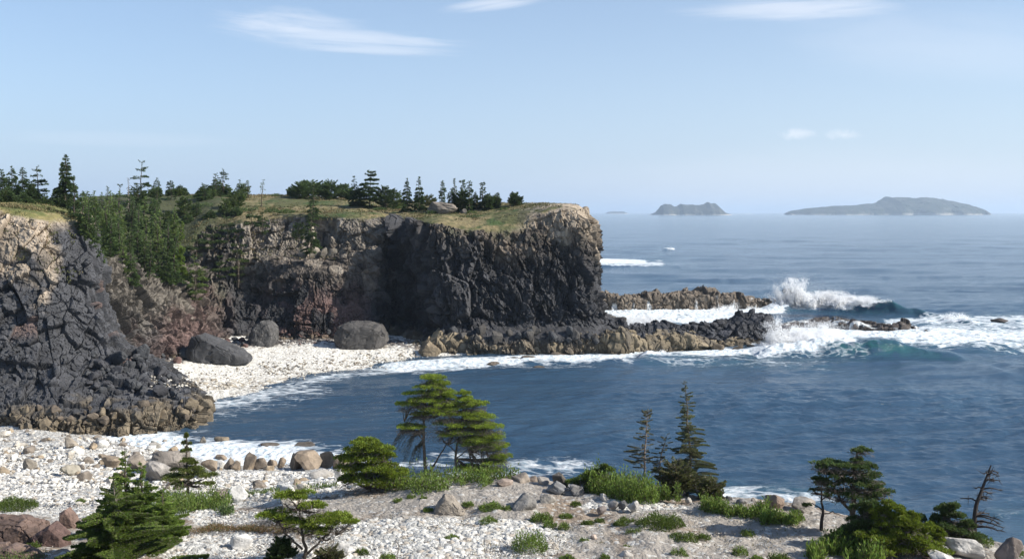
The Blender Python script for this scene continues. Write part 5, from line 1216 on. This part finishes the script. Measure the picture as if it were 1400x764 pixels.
g = gp(625, 650); k = K(g); pad_tree('pine', g, k, [(.15, [(0, -2, 0), (-2, 30, 0), (4, 60, 0), (10, 100, 0)]), (.06, [(0, 25, 0), (20, 40, 0), (40, 50, 0)]), (.06, [(0, 30, 0), (-16, 45, 2), (-24, 55, 2)])],
    [(8, 112, 0, 9, 5), (14, 104, 0, 14, 5), (24, 98, 0, 16, 5), (8, 94, 2, 14, 5), (30, 80, 0, 20, 5), (-4, 70, 2, 26, 6), (26, 70, -3, 24, 6), (44, 66, 2, 18, 5), (12, 60, 4, 26, 6), (46, 54, 0, 20, 6), (30, 50, -4, 24, 6), (54, 40, 2, 16, 6), (40, 36, 4, 18, 5), (58, 26, 0, 14, 6), (48, 18, 2, 18, 5), (20, 10, 4, 18, 5), (38, 8, -3, 20, 5), (16, 84, 0, 20, 6), (-8, 56, 2, 20, 5), (22, 44, 5, 24, 6)], 811,
    'right one of the two wind-swept pines, its tiers reaching low to the right', 'pine tree', tint=YELG * 1.15, leaf=.125, under=2.4, twigc=(.13, .115, .10), dens=1.5, brush=[(10, 56, 0, 38, 22, 900), (24, 34, 0, 40, 14, 600)])
g = gp(815, 672); k = K(g); pad_tree('bush', g, k, [(.06, [(0, 0, 0), (6, 14, 0), (10, 26, 0)]), (.05, [(0, 0, 0), (-14, 10, 0), (-24, 16, 0)])], [(10, 30, 0, 11, 7), (-2, 24, 1, 12, 6), (-14, 18, 0, 14, 6), (-28, 12, 2, 12, 6), (2, 12, 3, 18, 6), (14, 18, 2, 9, 6)], 812, 'dark green shrub on the brink above the leafy mound', 'bush', tint=BRIG * .75, leaf=.12)
g = gp(879, 664); conifer('spruce', g, 104 * K(g), 30 * K(g), 813, 'sparse grey-trunked spruce with long bare arms reaching left', 'spruce tree', None, kind='open', leaf=.075, tint=np.array([.13, .135, .055]), dens=1.5, droopk=.5, bare=.28, whorls=8, twig=.35, barkc=(.2, .16, .13), lean=(.04, 0), bias=-.35, trunk_r=.10)
g = gp(900, 668); conifer('spruce', g, 78 * K(g), 22 * K(g), 814, 'thin leaning spruce between the sparse one and the tall one', 'spruce tree', None, kind='open', leaf=.075, tint=np.array([.12, .13, .05]), dens=1.5, droopk=.5, bare=.22, whorls=7, twig=.4, barkc=(.17, .14, .11), lean=(.14, 0), trunk_r=.08)
g = gp(948, 677); conifer('spruce', g, 158 * K(g), 41 * K(g), 815, 'tallest foreground spruce, its lower branches grey and half bare', 'spruce tree', None, kind='cone', leaf=.09, tint=np.array([.115, .14, .045]), dens=2.0, droopk=.45, bare=.06, whorls=13, twig=.3, barkc=(.11, .09, .07), trunk_r=.13)
g = gp(925, 677); conifer('shrub', g, 1.6, 1.1, 816, 'tangle of grey twigs and olive needles beside the tall spruce', 'shrub', None, kind='bush', leaf=.12, tint=OLIVE * 1.2, dens=1.4, twig=.3)
g = gp(972, 682); conifer('shrub', g, 1.0, .8, 817, 'low olive skirt right of the tall spruce', 'shrub', None, kind='bush', leaf=.12, tint=OLIVE * 1.3, dens=1.4, twig=.25)
g = gp(1168, 736); k = K(g); pad_tree('pine', g, k, [(.16, [(0, -4, 0), (-2, 40, 0), (0, 80, 0), (4, 118, 0)]), (.08, [(0, 30, 0), (-22, 60, 0), (-40, 90, 0)]), (.07, [(0, 40, 0), (22, 58, 0), (34, 70, 0)])],
    [(8, 121, 0, 13, 3), (2, 108, 0, 9, 3), (-30, 102, 0, 22, 4), (-44, 98, 2, 12, 3), (-12, 98, 0, 20, 5), (10, 98, 0, 18, 6), (18, 86, 2, 18, 6), (-24, 86, 3, 20, 6), (2, 76, 0, 22, 7), (28, 72, 0, 16, 5), (34, 62, 2, 18, 5), (-34, 74, 0, 14, 4), (14, 58, 3, 26, 6), (-20, 62, 0, 18, 6), (-48, 80, 0, 9, 3)], 818,
    'dark wind-swept pine with a flat top leaning over the shrubs at the right', 'pine tree', tint=DARKG * 1.35, leaf=.125, under=1.4, dens=1.25)
g = gp(1123, 724); k = K(g); pad_tree('pine', g, k, [(.09, [(0, -2, 0), (0, 30, 0), (0, 64, 0)]), (.03, [(0, 28, 0), (-14, 36, 0), (-22, 32, 0)]), (.03, [(0, 20, 0), (16, 24, 0), (26, 20, 0)]), (.03, [(0, 40, 0), (14, 50, 0), (22, 48, 0)])], [(0, 62, 0, 9, 3), (-8, 54, 0, 8, 3), (8, 46, 0, 8, 2), (-20, 34, 0, 5, 2)], 819, 'thin bare-stemmed little pine left of the dark wind-swept one', 'pine tree', tint=DARKG * 1.3, leaf=.11, under=.6, barkc=(.05, .04, .035))
for i, (px, py, w, h, l) in enumerate([(1185, 752, 60, 58, 'mound of dark spruce scrub directly under the wind-swept pine'), (1215, 758, 62, 60, 'yellow-green spruce scrub sloping right of the wind-swept pine'), (1245, 762, 58, 50, 'lower yellow-green spruce scrub facing the camera'), (1255, 742, 36, 34, 'dark spruce scrub behind the sloping one'),
                                       (1296, 748, 50, 52, 'dark upright spruce scrub left of the dead tree'), (1318, 750, 38, 34, 'flat spruce scrub at the foot of the dead tree'), (1275, 758, 40, 34, 'low green spruce scrub between two darker ones'), (1160, 748, 40, 26, 'low dark brush under the pine trunk')]):
    g = gp(px, py); k = K(g); r = random.Random(i)
    pads = [((r.random() - .5) * w * 1.0 * (1.1 - q / 13), h * (.15 + .95 * q / 12), r.uniform(-8, 8), w * (.42 - .02 * q), h * .14) for q in range(13)]
    pad_tree('spruce_shrub', g, k, [(.06, [(0, -2, 0), (2, h * .5, 0), (0, h * .9, 0)])], pads, 830 + i, l, 'shrub', tint=(YELG * .75 if i in (1, 2, 6) else DARKG * 1.35), leaf=.12, under=.5, dens=1.2)
# dead tree
def dead_tree():
    g = gp(1334, 742); k = K(g); T = Tubes(); root = thing('dead_tree', g, 'bare black dead tree bent over at the right edge of the bluff', 'dead tree'); rng = np.random.default_rng(9)
    P = np.array([[g.x + x * k, g.y + d * k, g.z + y * k] for x, y, d in ((0, -8, 0), (-2, 20, 0), (0, 48, 0), (8, 70, 1), (16, 90, 2), (22, 106, 2))])
    q = pchip(np.arange(6.), P, np.linspace(0, 5, 20)); T.add(q, np.linspace(.13, .03, 20), 8, (.045, .038, .035))
    T.build('trunk', M_BARK, root, tuple(g))
    for i in range(26):
        t = rng.uniform(.16, .97); p = q[int(t * 19)]; L = rng.uniform(.45, 1.35) * (1.2 - t * .6); a = rng.normal(0, .5)
        e = np.array([math.cos(a) * L * (1 if rng.random() < .85 else -.5), math.sin(a) * L, rng.uniform(-.05, .25) * L])
        B = Tubes(); pts = pchip(np.arange(4.), np.array([p, p + e * .35 + [0, 0, .05], p + e * .7 + [0, 0, -.02], p + e + [0, 0, -.1 * L]]), np.linspace(0, 3, 7)) + rng.normal(0, .012, (7, 3)); pts[0] = p
        B.add(pts, np.linspace(.042, .014, 7), 4, (.05, .042, .038))
        for _ in range(7):
            j = int(rng.integers(2, 6)); B.add(np.array([pts[j], pts[j] + rng.normal(0, .12, 3) + e * .1]), np.array([.018, .008]), 3, (.06, .05, .045))
        B.build('branch', M_BARK, root, tuple(g))
dead_tree()
def stick(px, py, h, seed, l):
    g = gp(px, py); T = Tubes(); rng = np.random.default_rng(seed); p = np.array([[g.x + rng.normal(0, .02) * i, g.y, g.z - .05 + h * i / 4] for i in range(5)])
    T.add(p, np.linspace(.022, .006, 5), 5, (.12, .09, .07)); o = T.build('dead_shrub', M_BARK, None, tuple(g)); o.location = g; tag(o, l, 'dead plant')
stick(543, 764, .9, 4, 'thin dark dead stem standing in the white gravel at the bottom')

# ---- ground cover and tufts
cover('ground_cover', 'belt of bright leafy plants under the wind-swept pines', 525, 712, lambda p: (np.interp(p, [525, 560, 640, 712], [650, 646, 648, 652]), np.interp(p, [525, 560, 640, 690, 712], [690, 684, 672, 668, 672])), (.25, .75), 5200, 901, BRIG * .95)
cover('ground_cover', 'leafy patch at the foot of the spindly young pine', 205, 318, lambda p: (np.interp(p, [205, 318], [678, 686]), np.interp(p, [205, 250, 300, 318], [706, 708, 705, 692])), (.25, .7), 3800, 902, BRIG * .85)
cover('ground_cover', 'small leafy patch right of the spindly pine', 300, 325, lambda p: (697, 706), (.2, .5), 500, 903, DARKG * 1.8)
cover('ground_cover', 'long lush leafy mound on the brink below the thin spruces', 795, 936, lambda p: (np.interp(p, [795, 850, 936], [664, 664, 684]), np.interp(p, [795, 830, 870, 936], [676, 686, 690, 690])), (.35, .95), 6500, 904, BRIG * 1.05)
cover('ground_cover', 'strip of green plants right of the tall spruce', 955, 1052, lambda p: (np.interp(p, [955, 980, 1052], [690, 690, 700]), np.interp(p, [955, 980, 1010, 1052], [698, 705, 711, 712])), (.2, .6), 2400, 905, BRIG)
cover('ground_cover', 'thin green strip left of the dark shrubs', 1040, 1104, lambda p: (708, 718), (.15, .4), 1200, 906, BRIG * 1.05)
cover('ground_cover', 'tall bright leafy plants in front of the dark pine', 1095, 1215, lambda p: (np.interp(p, [1095, 1215], [748, 748]), 778), (.25, .7), 4200, 907, BRIG * 1.15, leaf=.2)
cover('ground_cover', 'edge of grass between shingle and bluff at the left', 290, 470, lambda p: (np.interp(p, [290, 470], [680, 664]), np.interp(p, [290, 470], [684, 667])), (.1, .3), 900, 908, MIDG * 1.3)
cover('dry_grass', 'strip of rusty dry plants across the white gravel', 242, 420, lambda p: (np.interp(p, [242, 300, 330, 420], [722, 718, 720, 724]), np.interp(p, [242, 290, 330, 420], [736, 727, 727, 732])), (.08, .22), 2600, 909, np.array([.19, .12, .06]), leaf=.09, alt=np.array([.12, .13, .04]), pa=.3)
cover('dry_grass', 'dry tan grass scattered over the bluff', 500, 1120, lambda p: (692, 764), (.02, .10), 1500, 910, np.array([.24, .19, .10]), leaf=.08, alt=OLIVE, pa=.4)
cover('ground_cover', 'green clumps along the bottom edge of the picture at the left', -10, 70, lambda p: (752, 775), (.15, .4), 700, 911, MIDG * 1.2, leaf=.1)
tufts = [(20, 695, 60, 18, 'round green cushion shrub at the left edge above the outcrop'), (110, 686, 18, 6, 'small green tuft behind the big foreground spruce'), (668, 715, 26, 13, 'compact green tuft in the white gravel right of centre'), (672, 696, 34, 13, 'green clump above the compact tuft'), (692, 698, 16, 10, 'yellowish clump right of a green clump'),
    (544, 686, 12, 8, 'small green tuft left of the pale pyramid rock'), (562, 682, 14, 9, 'tiny yellow-green tuft near the two pines'), (579, 683, 10, 8, 'thin tuft just left of the pyramid rock'), (618, 736, 22, 7, 'flat green tuft alone on the white gravel'), (495, 757, 18, 12, 'dark olive tuft near the bottom left of centre'), (530, 765, 22, 13, 'green tuft cut by the bottom edge'),
    (724, 752, 48, 34, 'large bright green clump at bottom centre'), (740, 712, 30, 16, 'loose yellow-green clump behind the large one'), (752, 720, 18, 12, 'green clump right of the loose one'), (771, 722, 14, 12, 'small spiky green clump'), (787, 690, 13, 8, 'round little tuft under the dark rocks'), (774, 706, 18, 6, 'flat little green tuft'), (804, 717, 18, 9, 'green tuft left of the dark cushion, first of two'),
    (820, 714, 14, 9, 'green tuft left of the dark cushion, second of two'), (798, 741, 12, 9, 'small tuft beside the pinkish stone'), (856, 718, 34, 14, 'green cushion at the left of the widest cushion shrub'), (896, 723, 54, 27, 'widest dark green cushion shrub on the bluff'), (920, 720, 34, 22, 'right lobe of cushion shrub beside the widest one'), (868, 732, 26, 14, 'bright spiky tuft below the cushion shrubs'),
    (935, 738, 40, 13, 'low olive-green mound right of the cushions'), (962, 735, 18, 9, 'small green tip of the olive mound'), (856, 750, 12, 8, 'dark little tuft near the bottom'), (892, 740, 9, 5, 'tiny tuft under the cushions'), (897, 749, 10, 6, 'tiny lone tuft below the cushions'), (928, 760, 24, 15, 'round green tuft near the bottom edge'), (1012, 757, 20, 15, 'bright green tuft in the shadow at bottom right of centre'),
    (1022, 730, 18, 9, 'green tuft on the soil right of the strip'), (827, 764, 12, 10, 'upright tuft at the bottom edge'), (1035, 765, 18, 9, 'green tuft cut by the bottom edge right of centre'), (776, 764, 20, 9, 'dry tuft at the bottom edge'), (640, 690, 16, 7, 'greenish tuft right of the pyramid rock'), (585, 697, 12, 5, 'flat pale tuft below the pyramid rock'), (1065, 768, 30, 16, 'leafy tuft at the bottom edge near the dark shrubs'),
    (1390, 758, 16, 12, 'grass tuft beside the split boulder'), (1345, 744, 26, 16, 'grass tuft behind the white rocks'), (440, 692, 12, 4, 'faint tuft on the grey gravel'), (45, 748, 20, 10, 'dark leafy tuft under the red-brown outcrop')]
for i, (a, b, w, h, l) in enumerate(tufts):
    g = gp(a, b); k = K(g); dark = 'dark' in l or 'olive' in l or 'cushion' in l
    tuft('tuft' if w < 30 else 'shrub', g, w * k, h * k, 950 + i, l, 'plant', None, (BRIG * .72 if dark else BRIG * 1.15 if 'bright' in l else BRIG * .95), .085 if w < 30 else .10, spiky=.45)

# ---- turf
turf('tan and olive tussocks of grass over the headland top', 9000, lambda r: (r.uniform(170, 790), r.uniform(192, 252)), 960, .42, [(.19, .15, .075), (.09, .095, .035)])
turf('grass tussocks on top of the near cliff', 3600, lambda r: (r.uniform(-60, 112), r.uniform(127, 172)), 961, .35, [(.20, .165, .08), (.10, .11, .04)])

# ---- spray
spray('spray_plume', 'white plume of spray bursting over the tip of the outer bar', [(1060, 1106, 416, 243, 46, -3, 50, 420, .5), (1080, 1150, 420, 243, 26, 12, 70, 420, .4), (1120, 1172, 416, 242, 14, 16, 44, 340, .35), (1150, 1190, 412, 241, 7, 16, 22, 220, .25)], 11, haze=[(1085, 385, 243, 34, 18, 1500), (1110, 395, 243, 60, 16, 1500)])
spray('spray_burst', 'white burst of spray against the seaward end of the ledge', [(1048, 1092, 482, 185, 56, -8, 55, 420, .42), (1060, 1130, 484, 185, 36, 12, 80, 420, .42), (1100, 1170, 486, 184, 20, 16, 60, 360, .35), (1070, 1150, 462, 192, 26, 18, 40, 260, .45)], 12, (.03, .12), haze=[(1075, 455, 186, 34, 26, 1500), (1130, 452, 192, 70, 18, 1800)])
spray('sea_mist', 'thin mist of drops over the surf behind the black ridge', [(826, 910, 442, 214, 14, 10, 40, 220, .6), (884, 905, 484, 184, 12, 2, 20, 160, .25), (960, 1050, 424, 252, 8, 8, 24, 120, .4), (1285, 1322, 436, 236, 11, 2, 26, 140, .3), (806, 860, 360, 500, 5, 4, 20, 100, .5), (911, 922, 343, 660, 7, 0, 8, 120, .4)], 13, (.03, .12), haze=[(860, 436, 214, 60, 16, 2500)])
